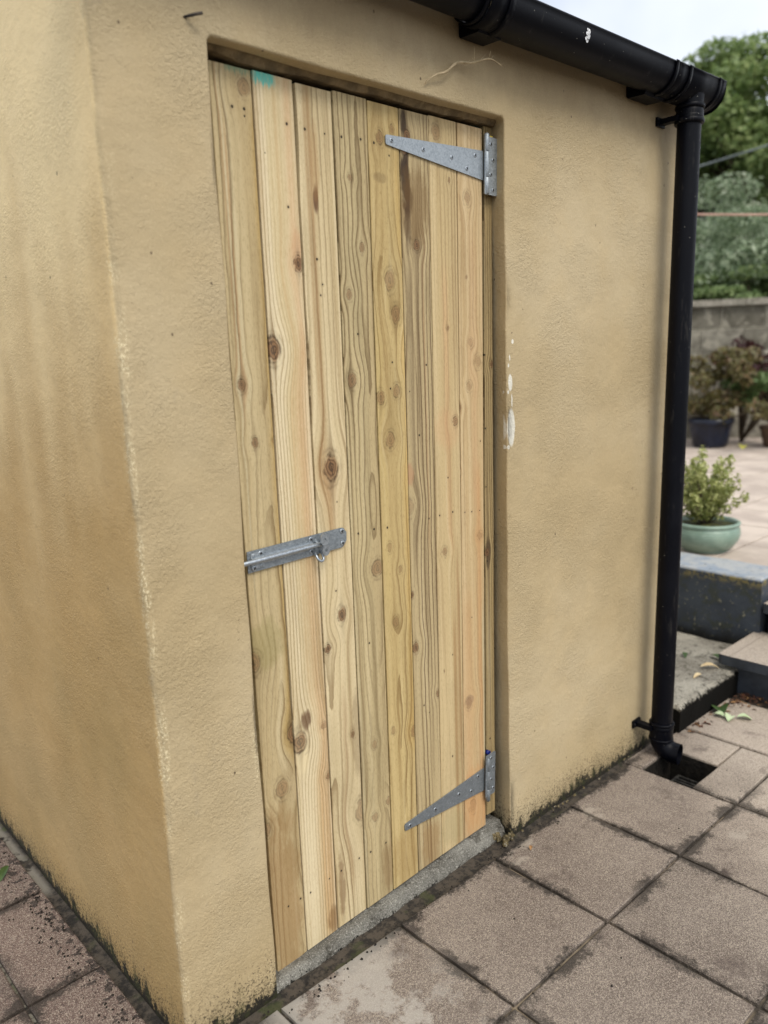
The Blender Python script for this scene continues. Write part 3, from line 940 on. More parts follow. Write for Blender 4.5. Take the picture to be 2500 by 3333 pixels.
# ------------------------------------------------------------------ T hinges
def hinge(cx, zt0, zb0, strap, leaf, knuckle, screws1, screws2, mat, lean, labels=None):
    root = empty('strap_hinge', (cx, .04, (zt0+zb0)/2), shed)
    mb = MB()
    mb.prism_y(strap, YD-.0045, YD-.0018)
    mb.build('strap', mat, root)
    mb = MB()
    leaf = [(x-.0105, z+(1.398-z)*.0074) for x, z in leaf]  # hinge leaf and its screws brought nearer along the camera's line of sight
    screws2 = [(x-.0105, z+(1.398-z)*.0074) for x, z in screws2]
    mb.prism_y(leaf, YD-.0140, YD-.0114)
    mb.build('leaf', mat, root)
    (xk0, zk0, xk1, zk1) = knuckle      # bottom, top
    a = Vector((xk0, .0345, zk0)); b = Vector((xk1, .0345, zk1))
    br = [0, .28, .71, 1.0]
    mb = MB()
    for q in range(3):
        t0, t1 = br[q]+.004, br[q+1]-.004
        p, r_ = a.lerp(b, t0), a.lerp(b, t1)
        mb.tube([p, p.lerp(r_, .02), p.lerp(r_, .98), r_], [.0062, .0070, .0070, .0062], 16)
    mb.tube([a-(b-a)*.012, b+(b-a)*.012], .0048, 12)
    mb.build('knuckle', mat, root)
    for (x, z) in screws1: put_screw(root, x, YD-.0046, z)
    for (x, z) in screws2: put_screw(root, x, YD-.0142, z, .9)
    return root
h1 = hinge(1.03, 1.94, 1.80,
      [(.690,1.8755),(.6935,1.8725),(1.0235,1.8345),(1.0255,1.836),(1.0255,1.9035),(1.0235,1.9045),(.6935,1.8935),(.690,1.8905)],
      [(1.030,1.8035),(1.0735,1.8015),(1.0775,1.8035),(1.0815,1.9380),(1.0785,1.9410),(1.036,1.9430)],
      (1.0300,1.8015,1.0335,1.9440),
      [(.708,1.883),(.810,1.878),(.909,1.874),(.995,1.890),(.963,1.855)], [(1.0555,1.925),(1.0640,1.888),(1.0535,1.852),(1.0620,1.815)], GALV, 0)
h2 = hinge(1.00, .258, .122,
      [(.6725,.1765),(.676,.1735),(.994,.1555),(.996,.157),(.996,.2235),(.994,.2255),(.676,.1930),(.6725,.1895)],
      [(.999,.1290),(1.0365,.1285),(1.0400,.1315),(1.0455,.2565),(1.0430,.2595),(1.004,.2560)],
      (1.0020,.1215,1.0045,.2530),
      [(.691,.1825),(.788,.186),(.884,.190),(.936,.177),(.967,.211)], [(1.0245,.245),(1.0340,.212),(1.0240,.178),(1.0325,.147)], GALVD, 0)
BLUEP = mat_simple('blue_packer', (14, 30, 100), (18, 36, 112), 20, .4, bd=0)
mb = MB()
mb.tube([(1.0145, .0375, .266), (1.0145, .0485, .266)], .0068, 14)
mb.build('packing_washer', BLUEP, shed)
YEL = mat_simple('yellow_packer', (200, 176, 70), (214, 190, 84), 20, .5, bd=0)
mb = MB(); mb.box((1.046, .0345, 1.934), (1.057, .0495, 1.942)); mb.build('packing_chip', YEL, shed)

# ------------------------------------------------------------------ tower bolt
PLATE = mat_galv('dull_zinc_plate', (118, 126, 132), (158, 166, 172), .42, .6)
bolt = empty('door_bolt', (.38, .04, .995), shed)
mb = MB()
mb.prism_y([(.2505,.9685),(.502,.9765),(.510,.978),(.5205,.9905),(.5215,1.0105),(.5125,1.0215),(.506,1.0225),(.2505,1.0145)], YD-.0044, YD-.0024)
mb.build('back_plate', PLATE, bolt)
mb = MB()
p0 = Vector((.2325, .0325, .9925)); p1 = Vector((.4545, .0325, .9985))
mb.tube([p0, p0.lerp(p1, .01), p0.lerp(p1, .99), p1], [.0048, .0054, .0054, .0044], 18)
mb.build('bolt_bar', BRIGHT, bolt)
def arch(x0, x1, z0, z1, r, name, w0, w1, mat=GALV):
    """strap with a half round hump over the bar and flat flanges"""
    mb = MB()
    vs = []; prof = []
    def P(zc, hw):
        pr = [(zc-hw, 0)]
        for k in range(9):
            a = PI*k/8
            pr.append((zc-r*math.cos(a), -.0002-(r+.002)*math.sin(a)))
        pr.append((zc+hw, 0))
        return pr
    A = P(z0, w0); B = P(z1, w1)
    n = len(A)
    for th in (0, .0012):
        for x, Q in ((x0, A), (x1, B)):
            for (z, y) in Q: vs.append((x, YD-.0062+y+th, z))
    fs = []
    for i in range(n-1):
        fs.append((i, i+1, n+i+1, n+i)); fs.append((2*n+i, 3*n+i, 3*n+i+1, 2*n+i+1))
        fs.append((i, 2*n+i, 2*n+i+1, i+1)); fs.append((n+i, n+i+1, 3*n+i+1, 3*n+i))
    fs += [(0, n, 3*n, 2*n), (n-1, 3*n-1, 4*n-1, 2*n-1)]
    mb.add(vs, fs)
    return mb.build(name, mat, bolt)
arch(.2580, .2905, .9930, .9940, .0068, 'keeper', .0165, .0185)
arch(.2915, .4200, .9940, .9975, .0066, 'cradle', .0100, .0080, BRIGHT)
arch(.4270, .4340, .9978, .9980, .0066, 'keeper', .0130, .0130)
# figure-eight handle lug standing off the bar, and the padlock staple
mb = MB()
yc = .0225
def ringplate(cx, cz, ro, ri, y0, y1, sx=.8):
    n = 20; vs = []; fs = []
    for y in (y0, y1):
        for r_ in (ro, ri):
            for k in range(n):
                a = 2*PI*k/n; vs.append((cx+sx*r_*math.cos(a), y, cz+r_*math.sin(a)))
    for k in range(n):
        j = (k+1) % n
        fs += [(k, j, n+j, n+k), (2*n+k, 3*n+k, 3*n+j, 2*n+j), (k, 2*n+k, 2*n+j, j), (n+k, n+j, 3*n+j, 3*n+k)]
    mb.add(vs, fs)
ringplate(.4425, 1.0095, .0145, .0040, yc-.0015, yc+.0015)
ringplate(.4450, .9845, .0130, .0045, yc-.001, yc+.0015)
mb.box((.438, yc-.0008, .992), (.449, yc+.0012, 1.001))
mb.box((.4395, yc, .994), (.4475, .033, 1.002))
mb.build('handle', BRIGHT, bolt)
mb = MB()
pp = []
for k in range(13):
    a = PI*k/12
    pp.append((.4335-.0085*math.cos(a), .031-.006*math.sin(a), .9715-.0105*math.sin(a)))
pp = [(.425, .039, .980)] + pp + [(.442, .039, .980)]
mb.tube(pp, .0030, 10)
mb.build('staple', BRIGHT, bolt)
for (x, z) in [(.283,1.006),(.265,.977),(.418,1.011),(.418,.984),(.508,1.0145),(.5085,.986)]: put_screw(bolt, x, YD-.0064 if x < .3 else YD-.0048, z, 1.1)
for (x, z) in [(.265,1.005),(.2825,.980)]:
    mb = MB(); mb.lathe([(.0042, 0), (.0040, -.0010), (.0024, -.0016), (.0001, -.0017)], (x, YD-.0062, z), 14, 0, 'y'); mb.build('rivet', GALV, bolt)

# ------------------------------------------------------------------ gutter and downpipe
gut = empty('gutter', (1.0, -.07, 2.15), shed)
GY, GZ, GR, GD = -.066, 2.194, .060, .068
def gprof(sc=1.0, n=20, drop=0.0):
    return [(GY-GR*sc*math.cos(PI*k/n), GZ-drop-GD*(1+(sc-1)*1.0)*math.sin(PI*k/n)**.92) for k in range(n+1)]
def gslope(x): return .010*(x-1.4) if x > .93 else 0.0
def gseg(mb, x0, x1, sc, th=.003, cuts=1, lip=True):
    n = 20
    A = gprof(sc, n); B = gprof(sc-.055, n)
    if lip: A = [(A[0][0]+.001, A[0][1]+.006), (A[0][0]-.002, A[0][1]+.002)] + A
    else: A = [(A[0][0], A[0][1]+.004)]*2 + A
    B = [(B[0][0], B[0][1]+.006), (B[0][0], B[0][1]+.003)] + B
    N_ = len(A); vs = []
    for c in range(cuts+1):
        x = x0+(x1-x0)*c/cuts
        for y, z in A: vs.append((x, y, z+gslope(x)))
        for y, z in B: vs.append((x, y, z+gslope(x)))
    fs = []
    for c in range(cuts):
        a = c*2*N_; b = (c+1)*2*N_
        for i in range(N_-1):
            fs.append((a+i, a+i+1, b+i+1, b+i)); fs.append((a+N_+i, b+N_+i, b+N_+i+1, a+N_+i+1))
        fs.append((a, b, b+N_, a+N_)); fs.append((a+N_-1, a+2*N_-1, b+2*N_-1, b+N_-1))
    for i in range(N_-1):
        fs.append((i, N_+i, N_+i+1, i+1)); q = cuts*2*N_; fs.append((q+i, q+i+1, q+N_+i+1, q+N_+i))
    mb.add(vs, fs, 0, True)
mb = MB(); gseg(mb, .88, 1.97, 1.0, cuts=16)
o = mb.build('channel', BLACK, gut)
mb = MB(); gseg(mb, -.12, .88, .89, cuts=16); mb.build('channel', BLACK, gut)
mb = MB(); gseg(mb, .930, .946, 1.085); gseg(mb, .874, .9295, 1.04); gseg(mb, .860, .8735, .99); mb.build('union', BLACK, gut)
mb = MB()
gseg(mb, 1.676, 1.690, 1.10); gseg(mb, 1.690, 1.755, 1.055); gseg(mb, 1.755, 1.770, 1.12); gseg(mb, 1.770, 1.94, 1.08)
mb.build('running_outlet', BLACK, gut)
mb = MB(); gseg(mb, 1.94, 1.954, 1.13); gseg(mb, 1.954, 1.990, 1.08)
pr = gprof(1.08, 20)
vs = [(1.9905, GY, GZ-.0)] + [(1.9905, y, z) for y, z in pr]
mb.add(vs, [(0, i, i+1) for i in range(1, len(pr))])
mb.build('stop_end', BLACK, gut)
def gbracket(x0, x1):
    mb = MB()
    pts = [(-.002, 2.228), (-.002, 2.126), (-.006, 2.121), (-.060, 2.119), (-.066, 2.130), (-.008, 2.228)]
    n = len(pts)
    mb.add([(x0, y, z) for y, z in pts]+[(x1, y, z) for y, z in pts],
           [tuple(range(n)), tuple(range(n, 2*n))[::-1]]+[(i, i+n, (i+1) % n+n, (i+1) % n) for i in range(n)])
    mb.build('bracket', BLACK, gut)
gbracket(.895, .975)
gbracket(1.625, 1.735)
# bird dropping on the gutter
mb = MB()
for k in range(9):
    a = rng.uniform(-.6, .6); q = -1+2*k/8
    th = .34+.16*q
    mb.lathe([(.0035+rng.random()*.003, 0), (.001, -.0012)], (1.238+.008*a, GY-GR*math.cos(th)*1.01-.001, GZ-GD*math.sin(th)**.92), 7, 0, 'y')
mb.build('bird_dropping', mat_simple('chalky_white', (205, 208, 212), (226, 228, 230), 40, .8, bd=0), gut)

dp = empty('downpipe', (1.82, -.08, 0), shed)
PT = Vector((1.858, -.080, 2.06)); PB = Vector((1.802, -.080, .07))
def pp_(z): return PB.lerp(PT, (z-PB.z)/(PT.z-PB.z))
mb = MB(); mb.tube([pp_(.10), pp_(.6), pp_(1.2), pp_(2.09)], .0355, 36, cap=False); mb.build('pipe', BLACK, dp)
mb = MB()
def ringz(mb, z, r, h): mb.tube([pp_(z-h), pp_(z-h*.55), pp_(z+h*.55), pp_(z+h)], [r-.002, r, r, r-.002], 36)
mb.tube([pp_(2.070), pp_(2.10), pp_(2.125), pp_(2.150)], [.0385, .0385, .0385, .040], 36, cap=False)
ringz(mb, 2.118, .0435, .006); ringz(mb, 2.076, .0440, .007); ringz(mb, 2.097, .0405, .016)
mb.build('socket', BLACK, dp)
def clip(z, col_r=.0415, hh=.014):
    mb = MB()
    ringz(mb, z, col_r, hh)
    c = pp_(z)
    mb.box((c.x-.060, -.007, z-.013), (c.x-.012, .004, z+.013))
    mb.box((c.x-.048, -.066, z-.008), (c.x-.022, -.0072, z+.008))
    mb.tube([(c.x-.057, -.012, z), (c.x-.057, -.007, z)], .005, 8)
    mb.build('pipe_clip', BLACK, dp)
clip(2.086, .0412, .010)
clip(.105, .0405, .008)
mb = MB()
a = pp_(.15); 
path_ = [pp_(.118), pp_(.066), Vector((1.804, -.082, .048)), Vector((1.804, -.092, .032)), Vector((1.806, -.108, .021)), Vector((1.809, -.128, .017)), Vector((1.812, -.145, .0165))]
mb.tube(path_, [.0395, .0395, .0385, .0375, .0365, .0362, .0362], 36, cap=False)
mb.tube([p_ for p_ in path_[2:]], [.034]*5, 36, cap=False)
ringz(mb, .118, .0425, .005); ringz(mb, .062, .0415, .004)
# joint the outer and inner skins of the open mouth
mb.build('shoe', BLACK, dp, fix=False)

# pale rootlike strand of old cobweb under the gutter
WEB = mat_simple('cobweb', (168, 150, 118), (198, 180, 146), 60, .9, 200, .001)
mb = MB()
pts = []
for k in range(22):
    t = k/21
    x = .775+.215*t; z = 2.003+.072*math.sin(t*PI*.62)+.004*math.sin(t*17); y = -.006-.045*t**1.6-.006*math.sin(t*9)
    pts.append((x, y, z))
mb.tube(pts, [.0008+.0022*math.sin(PI*min(1, t_/21+.08))**1.0+.0006*math.sin(t_*2.3) for t_ in range(22)], 7)
for k in range(9):
    t = rng.uniform(.4, 1); b_ = Vector(pts[int(t*21)])
    d_ = Vector((rng.uniform(-.03, .04), rng.uniform(-.015, .0), rng.uniform(-.01, .03)))
    mb.tube([b_, b_+d_*.5+Vector((0, 0, -.004)), b_+d_], .0005, 4)
cw = mb.build('cobweb_strand', WEB)
tag(cw, 'pale dusty cobweb strand hanging from the underside of the black gutter', 'cobweb')

# short rusty fixing stub on the wall above the door
STUB = mat_simple('rusty_iron', (40, 40, 42), (74, 66, 58), 60, .7, 200, .001)
mb = MB()
mb.tube([(.176, .0, 1.9985), (.183, -.011, 1.9995), (.190, -.016, 2.0015), (.2005, -.024, 2.0035)], [.0024, .0028, .0030, .0028], 8)
mb.build('iron_stub', STUB, shed)

# ------------------------------------------------------------------ door sill
SILL = mat_concrete('sill_concrete', (94, 92, 86), (130, 128, 120), 150, .75, low=(-.022, -.006, 0))
mb = MB()
N = 40; vs = []
for i in range(N+1):
    t = i/N; x = XL-.004+(XR-XL+.006)*t
    w1 = rng.uniform(-.002, .002); w2 = .0018*math.sin(x*30)+.0012*math.sin(x*71)
    yb = .018+.012*t
    zt_ = -.001+.026*t
    vs += [(x, yb-.012+w2, -.012), (x, yb-.004+w2, .004+w1*.5+.006*t), (x, yb+.008+w2*.5, .008+.012*t+w1*.5), (x, .040, zt_+.004), (x, .118, zt_+.006)]
fs = []
for i in range(N):
    for c in range(4):
        a = i*5+c; fs.append((a, a+5, a+6, a+1))
mb.add(vs, fs, 0, True)
mb.build('sill', SILL, shed, fix=False)
# broken render crumbs at the foot of the right reveal
CRUMB = mat_concrete('crumbled_render', (96, 86, 62), (134, 118, 82), 90, .9)
mb = MB()
rg = random.Random(11)
for k in range(46):
    x = 1.012+abs(rg.gauss(0, .03)); y = .030-rg.random()*.05 ; r_ = rg.uniform(.003, .010)
    if k > 22: x = rg.uniform(1.06, 1.85); y = -.004-rg.random()*.012; r_ = rg.uniform(.002, .005)
    vs = []
    for a in range(6):
        w = a*PI/3; vs.append((x+r_*math.cos(w)*rg.uniform(.7, 1.2), y+r_*math.sin(w)*rg.uniform(.6, 1.1), -.004))
    for a in range(6):
        w = a*PI/3; vs.append((x+r_*.6*math.cos(w)*rg.uniform(.7, 1.2), y+r_*.6*math.sin(w)*rg.uniform(.7, 1.2), -.004+r_*rg.uniform(.7, 1.1)+(.008 if k <= 22 else 0)))
    mb.add(vs, [(a, (a+1) % 6, 6+(a+1) % 6, 6+a) for a in range(6)]+[(6, 7, 8, 9, 10, 11)])
cr = mb.build('mortar_crumbs', CRUMB)
tag(cr, 'crumbled render and grit along the foot of the tan wall', 'rubble', kind='stuff')

# ------------------------------------------------------------------ paving
ground = MB()
GX0, GX1, GY0, GY1 = 1.672, 1.860, -.258, -.088
zb = -.011
xs = [-60, GX0, GX1, 80]; ys = [-60, GY0, GY1, 80]
for i in range(3):
    for j in range(3):
        if i == 1 and j == 1: continue
        ground.add([(xs[i], ys[j], zb), (xs[i+1], ys[j], zb), (xs[i+1], ys[j+1], zb), (xs[i], ys[j+1], zb)], [(0, 1, 2, 3)])
g = ground.build('ground', JOINT, fix=False)
tag(g, kind='structure')
pave = empty('patio', (1, -.6, 0)); tag(pave, kind='structure')
rg = random.Random(21)
def slab(x0, y0, x1, y1, mat, z=0.0, parent=pave, th=.03, dz=.0018, gap=.0035, e=.0035, name='paving_slab'):
    g0 = lambda: gap*rg.uniform(.7, 1.5)
    x0 += g0(); y0 += g0(); x1 -= g0(); y1 -= g0()
    mb = MB()
    tz = [z+rg.uniform(-dz, dz) for _ in range(4)]
    # subdivided, slightly irregular edge
    def edge(a, b, za, zb_, n=9):
        out = []
        for k in range(n):
            t = k/n
            nx, ny = (b[1]-a[1]), -(b[0]-a[0]); L_ = math.hypot(nx, ny)
            w = rg.uniform(-.0012, .0006)
            out.append((a[0]+(b[0]-a[0])*t+nx/L_*w, a[1]+(b[1]-a[1])*t+ny/L_*w, za+(zb_-za)*t))
        return out
    c = [(x0, y0), (x1, y0), (x1, y1), (x0, y1)]
    top = []
    for k in range(4): top += edge(c[k], c[(k+1) % 4], tz[k], tz[(k+1) % 4])
    n = len(top); cx, cy = (x0+x1)/2, (y0+y1)/2
    inn = [(cx+(x-cx)*(1-2*e/(x1-x0)), cy+(y-cy)*(1-2*e/(y1-y0)), zz) for x, y, zz in top]
    mid = [(x, y, zz-e*.7) for x, y, zz in top]
    lo = [(x, y, zz-th) for x, y, zz in top]
    vs = inn+mid+lo
    fs = [tuple(range(n))]
    for k in range(n):
        j = (k+1) % n
        fs += [(k, n+k, n+j, j), (n+k, 2*n+k, 2*n+j, n+j)]
    mb.add(vs, fs)
    mb.build(name, mat, parent)
X0s = [-.172+.37*i for i in range(-3, 14)]
X0s = [x for x in X0s]
Xj = [-1.28, -.91, -.54, -.172, .198, .568, .940, 1.310, 1.668, 2.040, 2.410, 2.78, 3.15, 3.52, 3.89]
Yj = [-.036, -.402, -.772, -1.142, -1.512, -1.882, -2.252, -2.62]
for i in range(len(Xj)-1):
    for j in range(len(Yj)-1):
        xa, xb, ya, yb = Xj[i], Xj[i+1], Yj[j+1], Yj[j]
        if xa >= 2.40 and ya > -1.3: continue
        if xa > 3.4: continue
        if j == 0:
            if xb < .1: continue
            if abs(xa-1.668) < .01:
                # slab cut round the gully
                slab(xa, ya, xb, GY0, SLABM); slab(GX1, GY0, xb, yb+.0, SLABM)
                continue
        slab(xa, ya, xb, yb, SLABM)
# right of x=2.04 beside the kerb and a cut strip between the gully and the wall
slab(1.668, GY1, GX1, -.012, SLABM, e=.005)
# side passage
Ys = [-.40, -.02, .37, .76, 1.15, 1.53, 1.91, 2.29, 2.67, 3.05, 3.43]
Xs2 = [-.028, -.205, -.585, -.965, -1.345]
for i in range(len(Xs2)-1):
    for j in range(len(Ys)-1):
        slab(Xs2[i+1], Ys[j], Xs2[i], Ys[j+1], SLABS)
slab(-.172+.0, -.402, .198, -.036, SLABM) if False else None

# gully
gully = empty('drain_gully', ((GX0+GX1)/2, (GY0+GY1)/2, -.15))
tag(gully, 'square open drain gully with iron grate under the downpipe shoe', 'drain')
WET = mat_simple('wet_black_masonry', (16, 14, 12), (40, 36, 30), 30, .55, 80, .006)
mb = MB()
zf = -.155
mb.add([(GX0, GY0, -.008), (GX1, GY0, -.008), (GX1, GY1, -.008), (GX0, GY1, -.008), (GX0, GY0, zf), (GX1, GY0, zf), (GX1, GY1, zf), (GX0, GY1, zf)],
       [(0, 4, 5, 1), (1, 5, 6, 2), (2, 6, 7, 3), (3, 7, 4, 0), (4, 7, 6, 5)])
mb.build('chamber', WET, gully, fix=False)
IRON = mat_simple('grate_iron', (40, 39, 38), (70, 68, 64), 60, .5, 200, .001, metal=.4)
mb = MB()
gx0, gx1, gy0, gy1 = GX0+.01, GX1-.03, GY0+.006, GY0+.125
zg = -.070
mb.box((gx0, gy0, zg-.01), (gx1, gy0+.008, zg)); mb.box((gx0, gy1-.008, zg-.01), (gx1, gy1, zg))
mb.box((gx0, gy0+.0082, zg-.01), (gx0+.008, gy1-.0082, zg)); mb.box((gx1-.008, gy0+.0082, zg-.01), (gx1, gy1-.0082, zg))
n_ = 8
for k in range(1, n_):
    x = gx0+.008+(gx1-gx0-.016)*k/n_
    mb.box((x-.003, gy0+.0082, zg-.009), (x+.003, gy1-.0082, zg-.001))
mb.build('grate', IRON, gully)

# ------------------------------------------------------------------ kerb ledge, retaining wall, steps
LEDGE = mat_concrete('rough_concrete', (122, 117, 106), (160, 155, 142), 130, .8, low=(.086, .100, 0))
def rough_box(name, x0, y0, z0, x1, y1, z1, mat, parent=None, e=.012, nx=10, jit=.003, seed=1, matf=None):
    rr_ = random.Random(seed)
    mb = MB()
    # top grid + skirts
    nxx = max(2, int((x1-x0)/.06)); nyy = max(2, int((y1-y0)/.06))
    nxx = min(nxx, 26); nyy = min(nyy, 40)
    idx = {}
    vs = []
    def P(i, j, lev):
        k = (i, j, lev)
        if k in idx: return idx[k]
        x = x0+(x1-x0)*i/nxx; y = y0+(y1-y0)*j/nyy
        b_ = i in (0, nxx) or j in (0, nyy)
        jz = rr_.uniform(-jit, jit)
        if lev == 0:
            xx = min(max(x, x0+e), x1-e); yy = min(max(y, y0+e), y1-e)
            v_ = (xx+rr_.uniform(-jit, jit)*b_, yy+rr_.uniform(-jit, jit)*b_, z1+jz*.5)
        elif lev == 1: v_ = (x+rr_.uniform(-jit, jit), y+rr_.uniform(-jit, jit), z1-e+jz)
        else: v_ = (x, y, z0)
        idx[k] = len(vs); vs.append(v_); return idx[k]
    fs = []
    for i in range(nxx):
        for j in range(nyy):
            fs.append((P(i, j, 0), P(i+1, j, 0), P(i+1, j+1, 0), P(i, j+1, 0)))
    ring = [(i, 0) for i in range(nxx)]+[(nxx, j) for j in range(nyy)]+[(i, nyy) for i in range(nxx, 0, -1)]+[(0, j) for j in range(nyy, 0, -1)]
    for k in range(len(ring)):
        a = ring[k]; b = ring[(k+1) % len(ring)]
        fs.append((P(*a, 1), P(*b, 1), P(*b, 0), P(*a, 0))); fs.append((P(*a, 2), P(*b, 2), P(*b, 1), P(*a, 1)))
    mb.add(vs, fs, 0, False)
    return mb.build(name, mat, parent)
lg = rough_box('concrete_kerb', 1.990, -.052, -.01, 2.735, 1.4, .105, LEDGE, seed=4, jit=.005)
tag(lg, kind='structure')
def mat_bluewall():
    m, b = new_mat('blue_grey_masonry_paint')
    v, x, y, z = pos('World')
    c = mixc(sstep(noise(v, 5, 4, .6), .35, .65), srgb(50, 57, 67), srgb(64, 72, 82))
    c = mixc(sstep(noise(v, 11, 5, .75), .52, .60)*.6, c, srgb(58, 62, 46))
    c = mixc(sstep(noise(v, 45, 3, .75), .62, .67)*.8, c, srgb(150, 146, 120))
    low = sstep(z+noise(v, 18, 4, .7)*.10, .215, .13)
    c = mixc(low*.9, c, srgb(24, 23, 19))
    # the top is worn, and its reflected sky is painted in as a paler colour
    top = sstep(z, .396, .402)
    tw = mixc(sstep(noise(v, 11, 5, .7), .38, .6), srgb(136, 146, 158), srgb(164, 166, 166))
    tw = mixc(sstep(noise(v, 40, 4, .7), .58, .68)*.6, tw, srgb(76, 76, 66))
    c = mixc(top, c, tw)
    rim = sstep(noise(v, 34, 4, .75), .48, .56)*sstep(z, .35, .39)*(1-top)
    c = mixc(rim*.8, c, srgb(134, 122, 74))
    setin(b, 'Base Color', c); setin(b, 'Roughness', .6)
    bump(b, noise(v, 45, 3, .6), .003, .8)
    return m
BLUE = mat_bluewall()
rwall = rough_box('retaining_wall', 2.775, -.012, 0, 3.035, 3.6, .405, BLUE, seed=5, jit=.003, e=.010)
tag(rwall, 'low blue grey painted retaining wall with worn top coloured pale as reflected sky beside the steps', 'wall')
RISER = mat_simple('blue_grey_step_paint', (40, 45, 52), (58, 64, 72), 9, .6, 60, .002)
TREAD = mat_slab('tread_paving')
steps = empty('garden_steps', (2.9, -.6, 0))
tag(steps, 'dark painted garden steps with pale speckled slab treads up to patio', 'steps')
def treadslab(x0, y0, x1, y1, z):
    mb = MB()
    ch = .035
    poly = [(x0+ch*.2, y1), (x0, y1-ch*.4), (x0, y0), (x1, y0), (x1, y1)]
    n = len(poly)
    mb.add([(x, y, z) for x, y in poly]+[(x, y, z-.042) for x, y in poly],
           [tuple(range(n)), tuple(range(n, 2*n))[::-1]]+[(i, (i+1) % n, (i+1) % n+n, i+n) for i in range(n)])
    o = mb.build('tread', [TREAD, RISER], steps)
    o.data.polygons[0].material_index = 0
    for p_ in list(o.data.polygons)[1:]: p_.material_index = 1
treadslab(2.432, -1.30, 2.800, .012, .166)
treadslab(2.752, -1.30, 3.080, -.030, .310)
mb = MB(); mb.box((2.480, -1.28, -.01), (2.790, -.025, .1235)); mb.build('riser', RISER, steps)
mb = MB(); mb.box((2.800, -1.28, -.01), (3.06, -.040, .2675)); mb.build('riser', RISER, steps)

# upper patio
UZ = .372
ub = MB(); ub.box((3.037, -6, -.01), (14, 9, UZ-.010))
u_ = ub.build('upper_terrace', JOINT); tag(u_, kind='structure')
upav = empty('upper_patio', (6, 1, UZ)); tag(upav, kind='structure')
PALE = mat_simple('pale_pink_paving', (172, 158, 146), (198, 184, 170), 3.0, .75, 120, .002)
S.nt = PALE.node_tree
px = [3.04+.46*i for i in range(13)]
for i in range(12):
    x0 = px[i]
    for j in range(-4, 10):
        y0 = j*.46-.1
        if y0 > (x0-3)*.55+1.3 or y0 < (x0-3)*.22-1.5: continue
        slab(x0, y0, x0+.46, y0+.46, PALE, z=UZ, parent=upav, th=.02, gap=.005)

# ------------------------------------------------------------------ foliage helper
def leaves(name, centers, n, size, mat, parent=None, shape=.5, droop=.2, seed=1, extra=None, up_bias=.3):
    """n leaf quads spread on the shells of ellipsoid clumps (cx,cy,cz,rx,ry,rz,weight)"""
    r_ = np.random.default_rng(seed)
    W = np.array([c[6] for c in centers], float); W /= W.sum()
    ci = r_.choice(len(centers), n, p=W)
    C = np.array([c[:3] for c in centers])[ci]; Rr_ = np.array([c[3:6] for c in centers])[ci]
    d = r_.normal(size=(n, 3)); d /= np.linalg.norm(d, axis=1)[:, None]
    rad = 1-np.abs(r_.normal(0, .22, n)); rad = np.clip(rad, .1, 1.15)
    # sub clumping
    sub = np.sin(d[:, 0]*9+ci)*np.sin(d[:, 1]*8+ci*2)*np.sin(d[:, 2]*10+ci)
    rad *= 1+.22*sub
    P = C + d*Rr_*rad[:, None]
    nrm = d*.7 + r_.normal(size=(n, 3))*.6 + np.array([0, 0, up_bias]); nrm /= np.linalg.norm(nrm, axis=1)[:, None]
    t = np.cross(nrm, r_.normal(size=(n, 3))); t /= np.linalg.norm(t, axis=1)[:, None]
    b = np.cross(nrm, t)
    s = size*r_.uniform(.6, 1.35, n)[:, None]
    w = s*shape
    v0 = P - t*s*.5; v1 = P + b*w*.5 + nrm*s*.06; v2 = P + t*s*.5; v3 = P - b*w*.5 + nrm*s*.06
    V = np.stack([v0, v1, v2, v3], 1).reshape(-1, 3)
    me = bpy.data.meshes.new(name)
    me.vertices.add(4*n); me.vertices.foreach_set('co', V.ravel())
    me.loops.add(4*n); me.loops.foreach_set('vertex_index', np.arange(4*n))
    me.polygons.add(n); me.polygons.foreach_set('loop_start', np.arange(n)*4); me.polygons.foreach_set('loop_total', np.full(n, 4))
    me.update(calc_edges=True)
    return link(name, me, mat, parent)
BARK = mat_simple('bark', (64, 54, 42), (94, 82, 66), 20, .9, 60, .004)
def stems(name, base, tips, r0, mat, parent):
    mb = MB()
    rr_ = random.Random(5)
    for tp in tips:
        b = Vector(base); t = Vector(tp)
        mid = b.lerp(t, .5)+Vector((rr_.uniform(-.1, .1), rr_.uniform(-.1, .1), 0))*(t-b).length*.4
        mb.tube([b, mid, t], [r0, r0*.6, r0*.2], 7)
    return mb.build(name, mat, parent)

# ------------------------------------------------------------------ potted shrub on the terrace
PC = (3.27, .475)
pot = empty('plant_pot', (PC[0], PC[1], UZ))
tag(pot, 'round pale green glazed ribbed pot standing behind the low blue grey wall', 'plant pot')
def mat_glaze():
    m, b = new_mat('sage_green_glaze')
    v, x, y, z = pos('World')
    c = mixc(sstep(noise(v, 7, 3), .35, .65), srgb(120, 144, 130), srgb(146, 168, 152))
    c = mixc(sstep(noise(v, 40, 3), .60, .70)*.25, c, srgb(176, 190, 176))
    c = mixc(sstep(z, .43, .375)*.5, c, srgb(86, 104, 92))
    setin(b, 'Base Color', c); setin(b, 'Roughness', .28)
    return m
GLAZE = mat_glaze()
mb = MB()
prof = [(.105, 0), (.118, .012)]
for k in range(40):
    t = k/39; h = .012+.122*t
    r_ = .118+.047*math.sin(t*PI*.72)**.9
    r_ += .0012*math.sin(t*60)*(1 if .3 < t < .95 else 0)
    prof.append((r_, h))
mb.lathe([(.001, .0)]+prof, (*PC, UZ), 48)
mb.build('bowl', GLAZE, pot, fix=False)
mb = MB()
re = prof[-1][0]
mb.lathe([(re, .134), (re+.006, .137), (re+.009, .143), (re+.008, .150), (re+.001, .154), (re-.008, .153), (re-.012, .146), (re-.013, .10)], (*PC, UZ), 48)
mb.build('rim', GLAZE, pot, fix=False)
